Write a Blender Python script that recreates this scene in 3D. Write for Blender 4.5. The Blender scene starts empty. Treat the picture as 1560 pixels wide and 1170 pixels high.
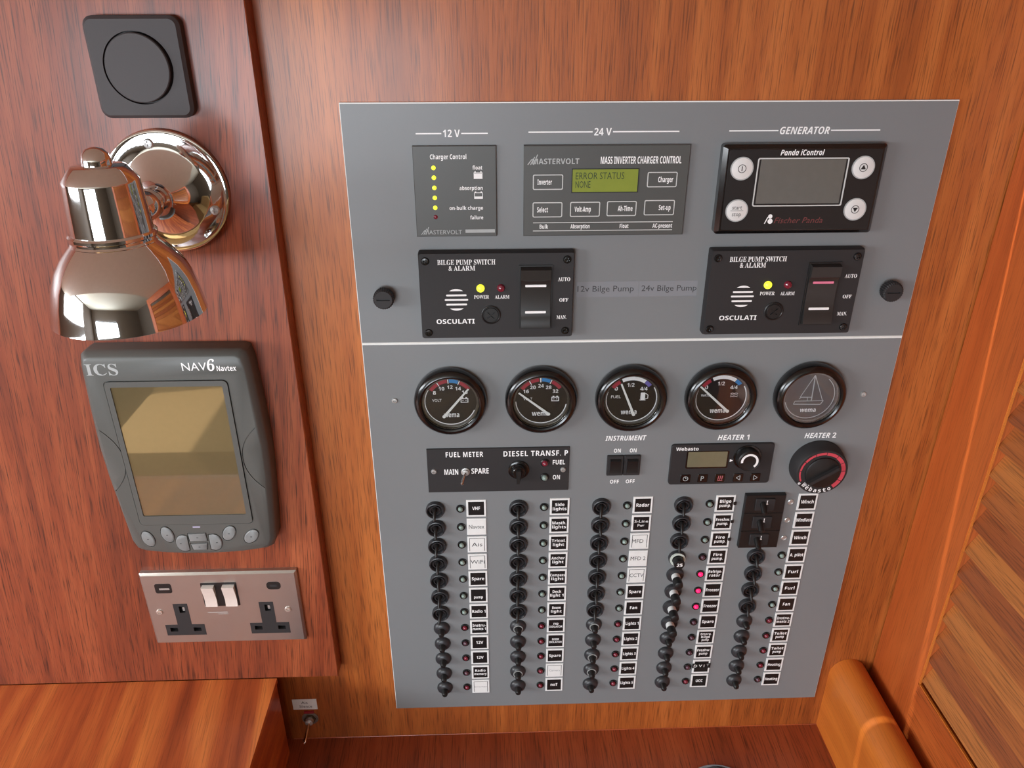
import bpy, bmesh, math, random
from mathutils import Vector, Matrix
random.seed(4)
scene = bpy.context.scene
COL = scene.collection
PI = math.pi

# ------------------------------------------------------------------ camera
CAM = Vector((-0.0129, -0.5984, 0.3369))
cam_d = bpy.data.cameras.new('camera')
cam_d.sensor_width = 36.0
cam_d.lens = 36.0 * 1174.4 / 1560.0
cam_d.clip_start = 0.01
cam = bpy.data.objects.new('camera', cam_d)
COL.objects.link(cam)
pitch, yaw, roll = 0.4616, 0.0319, -0.0010
fwd = Vector((math.sin(yaw) * math.cos(pitch), math.cos(yaw) * math.cos(pitch), -math.sin(pitch)))
rgt = Vector((math.cos(yaw), -math.sin(yaw), 0))
upv = rgt.cross(fwd)
r2 = rgt * math.cos(roll) + upv * math.sin(roll)
u2 = upv * math.cos(roll) - rgt * math.sin(roll)
M = Matrix.Identity(4)
for i in range(3):
    M[i][0], M[i][1], M[i][2], M[i][3] = r2[i], u2[i], -fwd[i], CAM[i]
cam.matrix_world = M
scene.camera = cam

# ------------------------------------------------------------------ world, daylight, exposure
scene.view_settings.view_transform = 'Standard'
scene.view_settings.look = 'None'
scene.view_settings.gamma = 1.0
scene.view_settings.use_curve_mapping = False
scene.view_settings.exposure = 0.6
world = bpy.data.worlds.new('overcast_sky')
scene.world = world
world.use_nodes = True
bg = world.node_tree.nodes['Background']
bg.inputs['Color'].default_value = (0.80, 0.90, 1.0, 1)
bg.inputs['Strength'].default_value = 1.6

def daylight(name, loc, target, sx, sy, power, col):
    d = bpy.data.lights.new(name, 'AREA')
    d.shape = 'RECTANGLE'; d.size = sx; d.size_y = sy; d.energy = power; d.color = col
    o = bpy.data.objects.new(name, d); COL.objects.link(o)
    o.location = loc
    o.rotation_euler = (Vector(target) - Vector(loc)).to_track_quat('-Z', 'Y').to_euler()
    return o
daylight('daylight_window_rear_offscreen', (-0.80, -2.46, 0.02), (-0.80, 0, 0.02), 1.3, 0.52, 22, (0.86, 0.93, 1.0))
daylight('daylight_window_left_offscreen', (-1.78, -0.95, 0.34), (0, -0.95, 0.34), 1.2, 0.5, 20, (0.92, 0.96, 1.0))
sun_d = bpy.data.lights.new('sun_offscreen', 'SUN'); sun_d.energy = 7.0; sun_d.angle = 0.01; sun_d.color = (1.0, 0.93, 0.82)
sun = bpy.data.objects.new('sun_offscreen', sun_d); COL.objects.link(sun)
sun.rotation_euler = Vector((0.62, -0.10, -0.90)).to_track_quat('-Z', 'Y').to_euler()

# ------------------------------------------------------------------ materials
def lin(c):
    return tuple((x / 12.92 if x <= 0.04045 else ((x + 0.055) / 1.055) ** 2.4) for x in (v / 255.0 for v in c))
MATS = {}
def mat(name, rgb, rough=0.5, metal=0.0, spec=0.5, coat=0.0, emit=0.0, vary=0.06, vscale=180.0, bump=0.0, trans=0.0):
    if name in MATS: return MATS[name]
    m = bpy.data.materials.new(name); m.use_nodes = True
    nt = m.node_tree; N = nt.nodes; L = nt.links
    b = N['Principled BSDF']
    c = lin(rgb)
    tc = N.new('ShaderNodeTexCoord')
    nz = N.new('ShaderNodeTexNoise'); nz.inputs['Scale'].default_value = vscale; nz.inputs['Detail'].default_value = 3
    L.new(tc.outputs['Object'], nz.inputs['Vector'])
    mix = N.new('ShaderNodeMix'); mix.data_type = 'RGBA'
    mix.inputs[6].default_value = (*[max(0, v * (1 - vary)) for v in c], 1)
    mix.inputs[7].default_value = (*[min(1, v * (1 + vary)) for v in c], 1)
    L.new(nz.outputs['Fac'], mix.inputs[0]); L.new(mix.outputs[2], b.inputs['Base Color'])
    b.inputs['Roughness'].default_value = rough
    b.inputs['Metallic'].default_value = metal
    b.inputs['Specular IOR Level'].default_value = spec
    b.inputs['Coat Weight'].default_value = coat
    b.inputs['Coat Roughness'].default_value = 0.12
    b.inputs['Transmission Weight'].default_value = trans
    if emit > 0:
        L.new(mix.outputs[2], b.inputs['Emission Color']); b.inputs['Emission Strength'].default_value = emit
    if bump > 0:
        bp = N.new('ShaderNodeBump'); bp.inputs['Strength'].default_value = bump; bp.inputs['Distance'].default_value = 0.0004
        L.new(nz.outputs['Fac'], bp.inputs['Height']); L.new(bp.outputs['Normal'], b.inputs['Normal'])
    MATS[name] = m
    return m

def wood(name, dark, mid, light, axis='Z', tilt=0.0, fine=60.0, broad=9.0, pores=0.58, rough=0.45, coat=0.22, streak=0.55):
    """sliced veneer: the grain runs along one axis, dark pores along it"""
    m = bpy.data.materials.new(name); m.use_nodes = True
    nt = m.node_tree; N = nt.nodes; L = nt.links
    b = N['Principled BSDF']
    tc = N.new('ShaderNodeTexCoord')
    rot = N.new('ShaderNodeMapping')
    if axis == 'Z': rot.inputs['Rotation'].default_value = (0, tilt, 0)
    if axis == 'Y': rot.inputs['Rotation'].default_value = (0, 0, tilt)
    L.new(tc.outputs['Object'], rot.inputs['Vector'])
    def noise(across, along, detail=4, dist=0.0, off=0.0):
        mp = N.new('ShaderNodeMapping')
        s = {'Z': (across, across, along), 'Y': (across, along, across), 'X': (along, across, across)}[axis]
        mp.inputs['Scale'].default_value = s
        mp.inputs['Location'].default_value = (off, off * 1.7, off * 0.6)
        L.new(rot.outputs[0], mp.inputs['Vector'])
        n = N.new('ShaderNodeTexNoise'); n.inputs['Scale'].default_value = 1; n.inputs['Detail'].default_value = detail
        n.inputs['Distortion'].default_value = dist
        L.new(mp.outputs[0], n.inputs['Vector'])
        return n.outputs['Fac']
    a = noise(fine, fine * 0.045, 5, 0.4)
    c = noise(broad, broad * 0.10, 2, 0.3, 3.1)
    mx = N.new('ShaderNodeMix'); mx.data_type = 'FLOAT'
    mx.inputs[0].default_value = streak
    L.new(c, mx.inputs[2]); L.new(a, mx.inputs[3])
    rp = N.new('ShaderNodeValToRGB')
    e = rp.color_ramp.elements
    e[0].position = 0.30; e[0].color = (*lin(dark), 1)
    e[1].position = 0.70; e[1].color = (*lin(light), 1)
    k = e.new(0.5); k.color = (*lin(mid), 1)
    L.new(mx.outputs[0], rp.inputs['Fac'])
    p = noise(1000, 30, 3, 0.0, 7.7)
    pr = N.new('ShaderNodeValToRGB')
    pr.color_ramp.elements[0].position = 0.30; pr.color_ramp.elements[0].color = (1 - pores,) * 3 + (1,)
    pr.color_ramp.elements[1].position = 0.50; pr.color_ramp.elements[1].color = (1, 1, 1, 1)
    L.new(p, pr.inputs['Fac'])
    ml = N.new('ShaderNodeMix'); ml.data_type = 'RGBA'; ml.blend_type = 'MULTIPLY'; ml.inputs[0].default_value = 1
    L.new(rp.outputs['Color'], ml.inputs[6]); L.new(pr.outputs['Color'], ml.inputs[7])
    L.new(ml.outputs[2], b.inputs['Base Color'])
    b.inputs['Roughness'].default_value = rough
    b.inputs['Coat Weight'].default_value = coat
    b.inputs['Coat Roughness'].default_value = 0.17
    bp = N.new('ShaderNodeBump'); bp.inputs['Strength'].default_value = 0.25; bp.inputs['Distance'].default_value = 0.0003
    L.new(p, bp.inputs['Height']); L.new(bp.outputs['Normal'], b.inputs['Normal'])
    MATS[name] = m
    return m

def glass(name, tint=(1, 1, 1), rough=0.02):
    m = bpy.data.materials.new(name); m.use_nodes = True
    nt = m.node_tree; N = nt.nodes; L = nt.links
    out = N['Material Output']; N.remove(N['Principled BSDF'])
    t = N.new('ShaderNodeBsdfTransparent'); t.inputs['Color'].default_value = (*tint, 1)
    g = N.new('ShaderNodeBsdfGlossy'); g.inputs['Roughness'].default_value = rough
    f = N.new('ShaderNodeFresnel'); f.inputs['IOR'].default_value = 1.5
    nz = N.new('ShaderNodeTexNoise'); nz.inputs['Scale'].default_value = 40
    mr = N.new('ShaderNodeMath'); mr.operation = 'MULTIPLY_ADD'; mr.inputs[1].default_value = 0.02; mr.inputs[2].default_value = rough
    L.new(nz.outputs['Fac'], mr.inputs[0]); L.new(mr.outputs[0], g.inputs['Roughness'])
    mx = N.new('ShaderNodeMixShader')
    L.new(f.outputs[0], mx.inputs[0]); L.new(t.outputs[0], mx.inputs[1]); L.new(g.outputs[0], mx.inputs[2])
    L.new(mx.outputs[0], out.inputs['Surface'])
    MATS[name] = m
    return m

W_WALL = wood('mahogany_wall', (132, 64, 24), (170, 90, 36), (198, 116, 54), 'Z', 0.0)
W_BOARD = wood('mahogany_board', (92, 38, 22), (140, 64, 34), (174, 92, 54), 'Z', -0.10, fine=95, broad=7, pores=0.75, streak=0.5)
W_DESK = wood('mahogany_desk', (112, 48, 26), (154, 72, 38), (176, 92, 52), 'Y', 0.0, fine=45)
W_SHELF = wood('mahogany_shelf', (134, 56, 26), (188, 92, 44), (236, 142, 70), 'Y', -0.12, fine=70, broad=34, pores=0.3, streak=0.4)
W_RAIL = wood('orange_rail_wood', (190, 100, 34), (212, 120, 44), (226, 136, 56), 'Y', 0.0, fine=40, pores=0.2, streak=0.35)
W_STILE = wood('mahogany_stile', (142, 60, 24), (182, 88, 36), (206, 110, 50), 'Z', 0.0, fine=26, broad=14, pores=0.3)
W_RAILY = wood('mahogany_door_rail', (142, 60, 24), (182, 88, 36), (206, 110, 50), 'Y', 0.0, fine=30)
W_SLAT = [wood('teak_slat_light', (150, 84, 36), (188, 114, 54), (210, 138, 70), 'Y', 0.0, fine=50, pores=0.5),
          wood('teak_slat_mid', (136, 70, 30), (170, 96, 44), (192, 116, 56), 'Y', 0.0, fine=50, pores=0.5),
          wood('teak_slat_dark', (122, 60, 30), (154, 82, 40), (176, 102, 52), 'Y', 0.0, fine=50, pores=0.5)]
W_FLOOR = wood('teak_floor', (120, 76, 44), (146, 96, 56), (166, 112, 68), 'Y')

PANEL = mat('grey_panel', (125, 128, 130), 0.42, spec=0.5, vary=0.02, vscale=900, bump=0.05)
CORE = mat('white_laminate_core', (236, 236, 232), 0.5)
BLACK = mat('black_plastic', (24, 23, 23), 0.42, vary=0.12)
BLACKM = mat('matt_black_plastic', (38, 36, 37), 0.62, vary=0.08, bump=0.08, vscale=700)
BLACKG = mat('gloss_black_bezel', (16, 15, 15), 0.22, coat=0.3)
RUBBER = mat('black_rubber', (48, 48, 51), 0.36, vary=0.15)
DGREY = mat('dark_grey_overlay', (80, 81, 79), 0.42, vary=0.03)
NAVGREY = mat('nav_grey_plastic', (88, 89, 86), 0.40, vary=0.05, bump=0.05, vscale=900)
NAVBTN = mat('nav_grey_button', (128, 130, 130), 0.45)
WHITE = mat('white_print', (252, 252, 252), 0.5)
GREYP = mat('grey_print', (176, 180, 180), 0.5)
SILVERP = mat('silver_print', (206, 208, 206), 0.45)
DARKP = mat('dark_print', (60, 62, 64), 0.6)
FAINT = mat('faint_print', (168, 168, 168), 0.6)
BLUEP = mat('blue_print', (52, 140, 206), 0.5)
REDP = mat('red_print', (168, 40, 60), 0.5)
PALERED = mat('pale_red_print', (196, 104, 112), 0.5)
VIOLET = mat('violet_scale', (116, 106, 184), 0.5)  # violet tone of the fuel gauge's upper scale end
HEATRED = mat('red_heat_scale', (206, 72, 86), 0.5)
MAROON = mat('dark_red_print', (112, 56, 56), 0.5)
PLATEW = mat('white_plate', (236, 237, 236), 0.4)
PLATEB = mat('black_plate', (22, 22, 23), 0.38)
PAPER = mat('white_paper_label', (232, 232, 230), 0.6)
CHROME = mat('chrome', (226, 226, 226), 0.05, metal=1.0, vary=0.01)
BRUSHED = mat('satin_steel', (190, 186, 181), 0.34, metal=0.9, vary=0.05, vscale=60)
STEEL = mat('steel_screw', (196, 196, 194), 0.35, metal=0.6)
BTNW = mat('white_button', (226, 226, 224), 0.4)
LEDY = mat('led_yellow_lit', (226, 232, 60), 0.3, emit=0.8)
LEDR_OFF = mat('led_red_unlit', (122, 34, 52), 0.15, coat=0.6)
LEDD_OFF = mat('led_dark_red_unlit', (86, 54, 66), 0.15, coat=0.6)
LEDG_OFF = mat('led_green_unlit', (132, 150, 142), 0.12, coat=0.8)
LEDR_ON = mat('led_red_lit', (246, 34, 96), 0.3, emit=0.9)
LCDG = mat('lcd_green', (134, 146, 62), 0.22, emit=0.04)
LCDT = mat('lcd_dark_segment', (44, 60, 24), 0.5)
LCDGREY = mat('lcd_grey', (98, 100, 96), 0.16, coat=0.5)
LCDOLIVE = mat('lcd_olive', (112, 110, 88), 0.16, coat=0.5)
NAVSCR = mat('nav_screen_olive', (104, 92, 66), 0.12, coat=1.0)
NAVSCR.node_tree.nodes['Principled BSDF'].inputs['Coat IOR'].default_value = 2.1
NAVSCR.node_tree.nodes['Principled BSDF'].inputs['Coat Roughness'].default_value = 0.02
DIAL = mat('dial_black', (22, 22, 24), 0.35)
NEEDLE = mat('needle_white', (244, 244, 240), 0.45)
TAPE = mat('clear_tape', (138, 141, 146), 0.22, vary=0.02)
PINK = mat('pink_window', (238, 130, 160), 0.4)
GLASS = glass('instrument_glass')
CEIL = mat('cream_headliner', (220, 214, 196), 0.8, vscale=30)
TAN = mat('tan_upholstery', (168, 138, 92), 0.85, vscale=60)
FRAMEW = mat('window_frame_wood', (120, 66, 34), 0.4)
REARW = mat('grey_brown_lining', (104, 92, 80), 0.7, vscale=20)
SIDEW = mat('brown_lining', (96, 82, 70), 0.7, vscale=20)

# ------------------------------------------------------------------ mesh helpers (millimetres: u right, v up, w out of the wall)
S = 0.001
def rr(u0, u1, v0, v1, r=0.0, n=4):
    if r <= 0: return [(u0, v0), (u1, v0), (u1, v1), (u0, v1)]
    pts = []
    for cu, cv, a0 in ((u1 - r, v0 + r, -PI / 2), (u1 - r, v1 - r, 0), (u0 + r, v1 - r, PI / 2), (u0 + r, v0 + r, PI)):
        for i in range(n + 1):
            a = a0 + PI / 2 * i / n
            pts.append((cu + r * math.cos(a), cv + r * math.sin(a)))
    return pts
def circ(cu, cv, r, n=24, a0=0.0):
    return [(cu + r * math.cos(a0 + 2 * PI * i / n), cv + r * math.sin(a0 + 2 * PI * i / n)) for i in range(n)]

class B:
    def __init__(s): s.v = []; s.f = []
    def add(s, vs, fs):
        k = len(s.v); s.v += vs; s.f += [[i + k for i in f] for f in fs]; return s
    def loft(s, layers, cap0=True, cap1=True):
        """layers: [(outline, w)] with equal counts"""
        n = len(layers[0][0]); vs = []; fs = []
        for o, w in layers: vs += [(u, v, w) for u, v in o]
        for k in range(len(layers) - 1):
            for i in range(n):
                j = (i + 1) % n
                fs.append([k * n + i, k * n + j, (k + 1) * n + j, (k + 1) * n + i])
        if cap0: fs.append(list(range(n))[::-1])
        if cap1: fs.append([(len(layers) - 1) * n + i for i in range(n)])
        return s.add(vs, fs)
    def slab(s, u0, u1, v0, v1, w0, w1, r=0.0, ch=0.0, n=4):
        if ch > 0:
            return s.loft([(rr(u0, u1, v0, v1, r, n), w0), (rr(u0, u1, v0, v1, r, n), w1 - ch),
                           (rr(u0 + ch, u1 - ch, v0 + ch, v1 - ch, max(r - ch, 0.05) if r > 0 else 0, n), w1)])
        return s.loft([(rr(u0, u1, v0, v1, r, n), w0), (rr(u0, u1, v0, v1, r, n), w1)])
    def frame(s, outer, inner, w0, w1):
        n = len(outer); vs = [(u, v, w) for o, w in ((outer, w0), (outer, w1), (inner, w1), (inner, w0)) for u, v in o]; fs = []
        for k in range(4):
            for i in range(n):
                j = (i + 1) % n; a = k * n; b = ((k + 1) % 4) * n
                fs.append([a + i, a + j, b + j, b + i])
        return s.add(vs, fs)
    def lathe(s, prof, cu=0, cv=0, n=24, cap0=True, cap1=True):
        return s.loft([(circ(cu, cv, max(r, 0.02), n), w) for r, w in prof], cap0, cap1)
    def tube(s, pts, rad, n=10):
        pts = [Vector(p) for p in pts]; vs = []; fs = []
        if not isinstance(rad, (list, tuple)): rad = [rad] * len(pts)
        t0 = (pts[1] - pts[0]).normalized()
        ref = Vector((1, 0, 0)) if abs(t0.x) < 0.8 else Vector((0, 1, 0))
        for k, p in enumerate(pts):
            t = (pts[min(k + 1, len(pts) - 1)] - pts[max(k - 1, 0)]).normalized()
            a = t.cross(ref).normalized(); b = t.cross(a)
            for i in range(n):
                q = p + (a * math.cos(2 * PI * i / n) + b * math.sin(2 * PI * i / n)) * rad[k]
                vs.append(tuple(q))
        for k in range(len(pts) - 1):
            for i in range(n):
                j = (i + 1) % n
                fs.append([k * n + i, k * n + j, (k + 1) * n + j, (k + 1) * n + i])
        fs.append(list(range(n))[::-1]); fs.append([(len(pts) - 1) * n + i for i in range(n)])
        return s.add(vs, fs)
    def arc(s, cu, cv, r0, r1, a0, a1, w0, w1, n=12):
        """band between two radii from angle a0 to a1 (degrees)"""
        o = []; 
        for i in range(n + 1):
            a = math.radians(a0 + (a1 - a0) * i / n); o.append((cu + r1 * math.cos(a), cv + r1 * math.sin(a)))
        for i in range(n, -1, -1):
            a = math.radians(a0 + (a1 - a0) * i / n); o.append((cu + r0 * math.cos(a), cv + r0 * math.sin(a)))
        vs = [(u, v, w0) for u, v in o] + [(u, v, w1) for u, v in o]; m = len(o); fs = []
        for i in range(m):
            j = (i + 1) % m; fs.append([i, j, m + j, m + i])
        for i in range(n):
            a, b2, c, d = i, i + 1, m - 2 - i, m - 1 - i
            fs.append([m + a, m + b2, m + c, m + d]); fs.append([d, c, b2, a])
        return s.add(vs, fs)
    def line(s, p, q, t, w0, w1):
        p, q = Vector((*p, 0)), Vector((*q, 0)); d = (q - p).normalized(); nrm = Vector((-d.y, d.x, 0)) * t / 2
        o = [((p - nrm).x, (p - nrm).y), ((q - nrm).x, (q - nrm).y), ((q + nrm).x, (q + nrm).y), ((p + nrm).x, (p + nrm).y)]
        return s.loft([(o, w0), (o, w1)])
    def mesh(s, name):
        me = bpy.data.meshes.new(name)
        me.from_pydata([(u * S, -w * S, v * S) for u, v, w in s.v], [], s.f)
        bm = bmesh.new(); bm.from_mesh(me)
        bmesh.ops.recalc_face_normals(bm, faces=bm.faces)
        for f in bm.faces: f.smooth = True
        bm.to_mesh(me); bm.free()
        me.set_sharp_from_angle(angle=math.radians(38))
        return me
    def build(s, name, m, parent=None, loc=None):
        me = s.mesh(name); me.materials.append(m)
        return place(name, me, parent, loc)
def carve(base, tool):
    """mesh of base with the shape of tool cut out of it"""
    a = bpy.data.objects.new('a', base.mesh('a')); t_ = bpy.data.objects.new('t', tool.mesh('t'))
    COL.objects.link(a); COL.objects.link(t_)
    md = a.modifiers.new('cut', 'BOOLEAN'); md.operation = 'DIFFERENCE'; md.solver = 'EXACT'; md.object = t_
    if hasattr(md, 'use_self'): md.use_self = True
    me = bpy.data.meshes.new_from_object(a.evaluated_get(bpy.context.evaluated_depsgraph_get()))
    for o in (a, t_): bpy.data.objects.remove(o)
    me.set_sharp_from_angle(angle=math.radians(38))
    return me
def carved(name, base, tool, m, parent=None, loc=None):
    me = carve(base, tool); me.materials.clear(); me.materials.append(m)
    return place(name, me, parent, loc)
def place(name, me, parent=None, loc=None):
    o = bpy.data.objects.new(name, me); COL.objects.link(o)
    if parent is not None: o.parent = parent
    if loc is not None: o.location = (loc[0] * S, -loc[2] * S, loc[1] * S)
    return o
def tag(o, label, cat, group=None, kind=None):
    o['label'] = label; o['category'] = cat
    if group: o['group'] = group
    if kind: o['kind'] = kind
    return o
def thing(name, label, cat, u=0, v=0, w=0, group=None):
    o = bpy.data.objects.new(name, None); COL.objects.link(o)
    o.empty_display_size = 0.01
    o.location = (u * S, -w * S, v * S)
    return tag(o, label, cat, group)

# ------------------------------------------------------------------ lettering
def restyle(s, style):
    if style == 'plain': return s
    base = {'serif': (0x1D400, 0x1D41A, 0x1D7CE), 'bold': (0x1D5D4, 0x1D5EE, 0x1D7EC), 'italic': (0x1D63C, 0x1D656, 0x1D7EC)}[style]
    r = ''
    for ch in s:
        if 'A' <= ch <= 'Z': r += chr(base[0] + ord(ch) - 65)
        elif 'a' <= ch <= 'z': r += chr(base[1] + ord(ch) - 97)
        elif '0' <= ch <= '9': r += chr(base[2] + ord(ch) - 48)
        else: r += ch
    return r
def text_mesh(s, u0, u1, vbase, h, style='plain', shear=0.0, w=0.0, fit=True, spacing=1.0, thick=0.05):
    c = bpy.data.curves.new('lettering', 'FONT')
    c.body = restyle(s, style); c.resolution_u = 2; c.shear = shear; c.space_character = spacing
    c.fill_mode = 'FRONT'
    o = bpy.data.objects.new('lettering', c)
    me = bpy.data.meshes.new_from_object(o)
    bpy.data.objects.remove(o); bpy.data.curves.remove(c)
    if not me.vertices: return me
    xs = [v.co.x for v in me.vertices]; x0, x1 = min(xs), max(xs)
    sy = h / 0.70
    sx = (u1 - u0) / (x1 - x0)
    if not fit: sx = min(sx, sy * 0.92)
    off = (u0 + u1) / 2 - (x0 + x1) / 2 * sx
    for v in me.vertices:
        v.co = ((v.co.x * sx + off) * S, -w * S, (v.co.y * sy + vbase) * S)
    bm = bmesh.new(); bm.from_mesh(me)
    bmesh.ops.remove_doubles(bm, verts=bm.verts, dist=1e-7)
    for f in bm.faces:
        f.normal_update()
        if f.normal.y > 0: f.normal_flip()
    ex = bmesh.ops.extrude_face_region(bm, geom=bm.faces[:])
    for g in ex['geom']:
        if isinstance(g, bmesh.types.BMVert): g.co.y -= thick * S
    bm.to_mesh(me); bm.free()
    return me
def T(parent, s, u0, u1, vbase, h, m=None, w=0.0, style='plain', shear=0.0, fit=True, name='lettering', spacing=1.0):
    me = text_mesh(s, u0, u1, vbase, h, style, shear, w, fit, spacing)
    me.materials.append(m or WHITE)
    return place(name, me, parent)

# ------------------------------------------------------------------ the setting
def struct(o, label, cat):
    o['kind'] = 'structure'; o['label'] = label; o['category'] = cat
    return o
def wall_with_hole(u0, u1, v0, v1, hu0, hu1, hv0, hv1, d, name, m):
    """wall in the u-v plane with one opening, d thick"""
    b = B()
    b.frame(rr(u0, u1, v0, v1), rr(hu0, hu1, hv0, hv1), 0, d)
    return b.build(name, m)

struct(B().slab(-1730, 1300, -1199, 399, -30, 0).build('wall_back', W_WALL), 'mahogany veneer bulkhead behind the grey switch panel', 'wall')
# raised veneer board carrying the lamp, the screen unit and the socket
bd = struct(B().slab(-1729, -173, -284, 399, 0, 18, ch=0.6).build('wall_board', W_BOARD), 'raised mahogany board behind the chrome lamp and socket', 'wall')
bd.name = 'wall_left_board'
desk = struct(B().slab(-1729, 392, -425, -396, 0.2, 620).build('desk_top', W_DESK), 'mahogany chart desk top below the switch panel', 'desk')
bead = struct(B().tube([(-236, -396.0, 0.3), (350, -396.0, 0.3)], 0.45, 6).build('trim_1', W_STILE), 'thin pale bead where the desk meets the bulkhead', 'trim')

sh = thing('shelf_box', 'raised mahogany box on the desk below the mains socket', 'box', -560, -396, 18)
sb = B().slab(-1168, 323, 0.2, 106, 0.2, 420); sb.build('body', W_SHELF, sh)
B().loft([(rr(-1168, 324.5, 106, 111.6), 0.2), (rr(-1168, 324.5, 106, 111.6), 420)]).build('top_board', W_SHELF, sh)

# rounded fiddle rail along the right side of the desk
fr = B()
prof = []
def rail_outline():
    o = [(350, -396), (389, -396)]
    for i in range(11):
        a = PI * i / 10
        o.append((369.5 + 19.5 * math.cos(a), -316.5 + 19.5 * math.sin(a)))
    return o
fr.loft([(rail_outline(), 0.3), (rail_outline(), 560)])
tag(fr.build('fiddle_rail', W_RAIL), 'rounded orange wood fiddle rail along the desk edge', 'rail')

# louvred door standing square to the bulkhead
dr = bpy.data.objects.new('door_1', None); COL.objects.link(dr)
dr.location = (0.395, -0.0018, -0.44); dr.empty_display_size = 0.02
struct(dr, 'louvred wooden door at right angles to the switch panel bulkhead', 'door')
def ybox(x0, x1, y0, y1, z0, z1):      # mm, relative to the door origin; y negative towards the room
    b = B()
    b.add([(x, z, -y) for x, y, z in ((x0, y0, z0), (x1, y0, z0), (x1, y1, z0), (x0, y1, z0), (x0, y0, z1), (x1, y0, z1), (x1, y1, z1), (x0, y1, z1))],
          [[0, 1, 2, 3], [4, 5, 6, 7], [0, 1, 5, 4], [1, 2, 6, 5], [2, 3, 7, 6], [3, 0, 4, 7]])
    return b
ybox(0, 24, -73, 0, -300, 838).build('stile', W_STILE, dr)
ybox(0, 24, -640, -567, -300, 838).build('stile', W_STILE, dr)
ybox(0, 24, -567, -73, 60, 187).build('bottom_rail', W_RAILY, dr)
ybox(0, 24, -567, -73, 770, 838).build('top_rail', W_RAILY, dr)
ybox(0.4, 2.2, -74.4, -73, 187, 770).build('bead', W_RAIL, dr)
ybox(0.4, 2.2, -567, -73, 187, 188.4).build('bead', W_RAIL, dr)
slat_me = []
for k in range(3):
    b = B()
    th = 7.0
    o = [(2, 0), (2 + th, -th * 0.3), (18 + th * 0.6, 28), (18 - th * 0.2, 30)]
    vs = [(x, z, 73.2) for x, z in o] + [(x, z, 566.8) for x, z in o]
    b.add(vs, [[0, 1, 2, 3], [4, 5, 6, 7], [0, 1, 5, 4], [1, 2, 6, 5], [2, 3, 7, 6], [3, 0, 4, 7]])
    me = b.mesh('slat'); me.materials.append(W_SLAT[k]); slat_me.append(me)
order = [0, 2, 1, 0, 1, 2]
for i in range(21):
    s_ = place('slat', slat_me[order[i % 6]], dr, (0, 192 + 26.0 * i, 0))

# the rest of the cabin, behind and beside the viewer
def planebox(name, x0, x1, y0, y1, z0, z1, m):
    b = ybox(x0, x1, y0, y1, z0, z1); return b.build(name, m)
struct(planebox('floor', -1760, 1300, -2500, -0, -1230, -1200, W_FLOOR), 'wooden cabin sole below the desk', 'floor')
ce = B(); 
vs = []
def frame_z(name, x0, x1, y0, y1, hx0, hx1, hy0, hy1, z0, z1, m):
    b = B(); o = rr(x0, x1, y0, y1); q = rr(hx0, hx1, hy0, hy1)
    n = 4; lv = [(o, z0), (o, z1), (q, z1), (q, z0)]
    vs = [(x, z, -y) for pts, z in lv for x, y in pts]; fs = []
    for k in range(4):
        for i in range(n):
            j = (i + 1) % n; a = k * n; c = ((k + 1) % 4) * n; fs.append([a + i, a + j, c + j, c + i])
    return b.add(vs, fs).build(name, m)
def frame_x(name, y0, y1, z0, z1, hy0, hy1, hz0, hz1, x0, x1, m):
    b = B(); o = rr(y0, y1, z0, z1); q = rr(hy0, hy1, hz0, hz1)
    n = 4; lv = [(o, x0), (o, x1), (q, x1), (q, x0)]
    vs = [(x, z, -y) for pts, x in lv for y, z in pts]; fs = []
    for k in range(4):
        for i in range(n):
            j = (i + 1) % n; a = k * n; c = ((k + 1) % 4) * n; fs.append([a + i, a + j, c + j, c + i])
    return b.add(vs, fs).build(name, m)
struct(planebox('ceiling', -1760, 1300, -2500, 0, 640, 670, CEIL), 'cream cabin headliner above the settee', 'ceiling')
struct(planebox('ceiling_soffit', -1729, 1299, -560, -1, 400, 639, CEIL), 'cream underside of the deckhead above the panel', 'ceiling')
wr = wall_with_hole(-1760, 1300, -1200, 640, -1450, -150, -240, 280, 30, 'wall_rear', REARW); wr.location = (0, -2.40, 0)
struct(wr, 'grey brown cabin wall with a long window opposite the panel', 'wall')
struct(frame_x('wall_left', -2400, 0, -1200, 640, -1550, -350, 90, 590, -1760, -1730, SIDEW), 'brown cabin side with a wide window', 'wall')
struct(planebox('wall_right', 1300, 1330, -2500, 0, -1200, 640, REARW), 'grey brown cabin side beyond the louvred door', 'wall')
st = thing('settee', 'tan upholstered settee opposite the chart desk', 'settee', -200, -1200, 1300)
B().slab(-900, 900, 0, 300, 0, 620, ch=4).build('base', TAN, st)
B().slab(-895, 895, 300, 440, 0, 600, r=40, ch=20).build('seat_cushion', TAN, st)
B().slab(-895, 895, 440, 860, 420, 610, r=40, ch=20).build('back_cushion', TAN, st)

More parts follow.
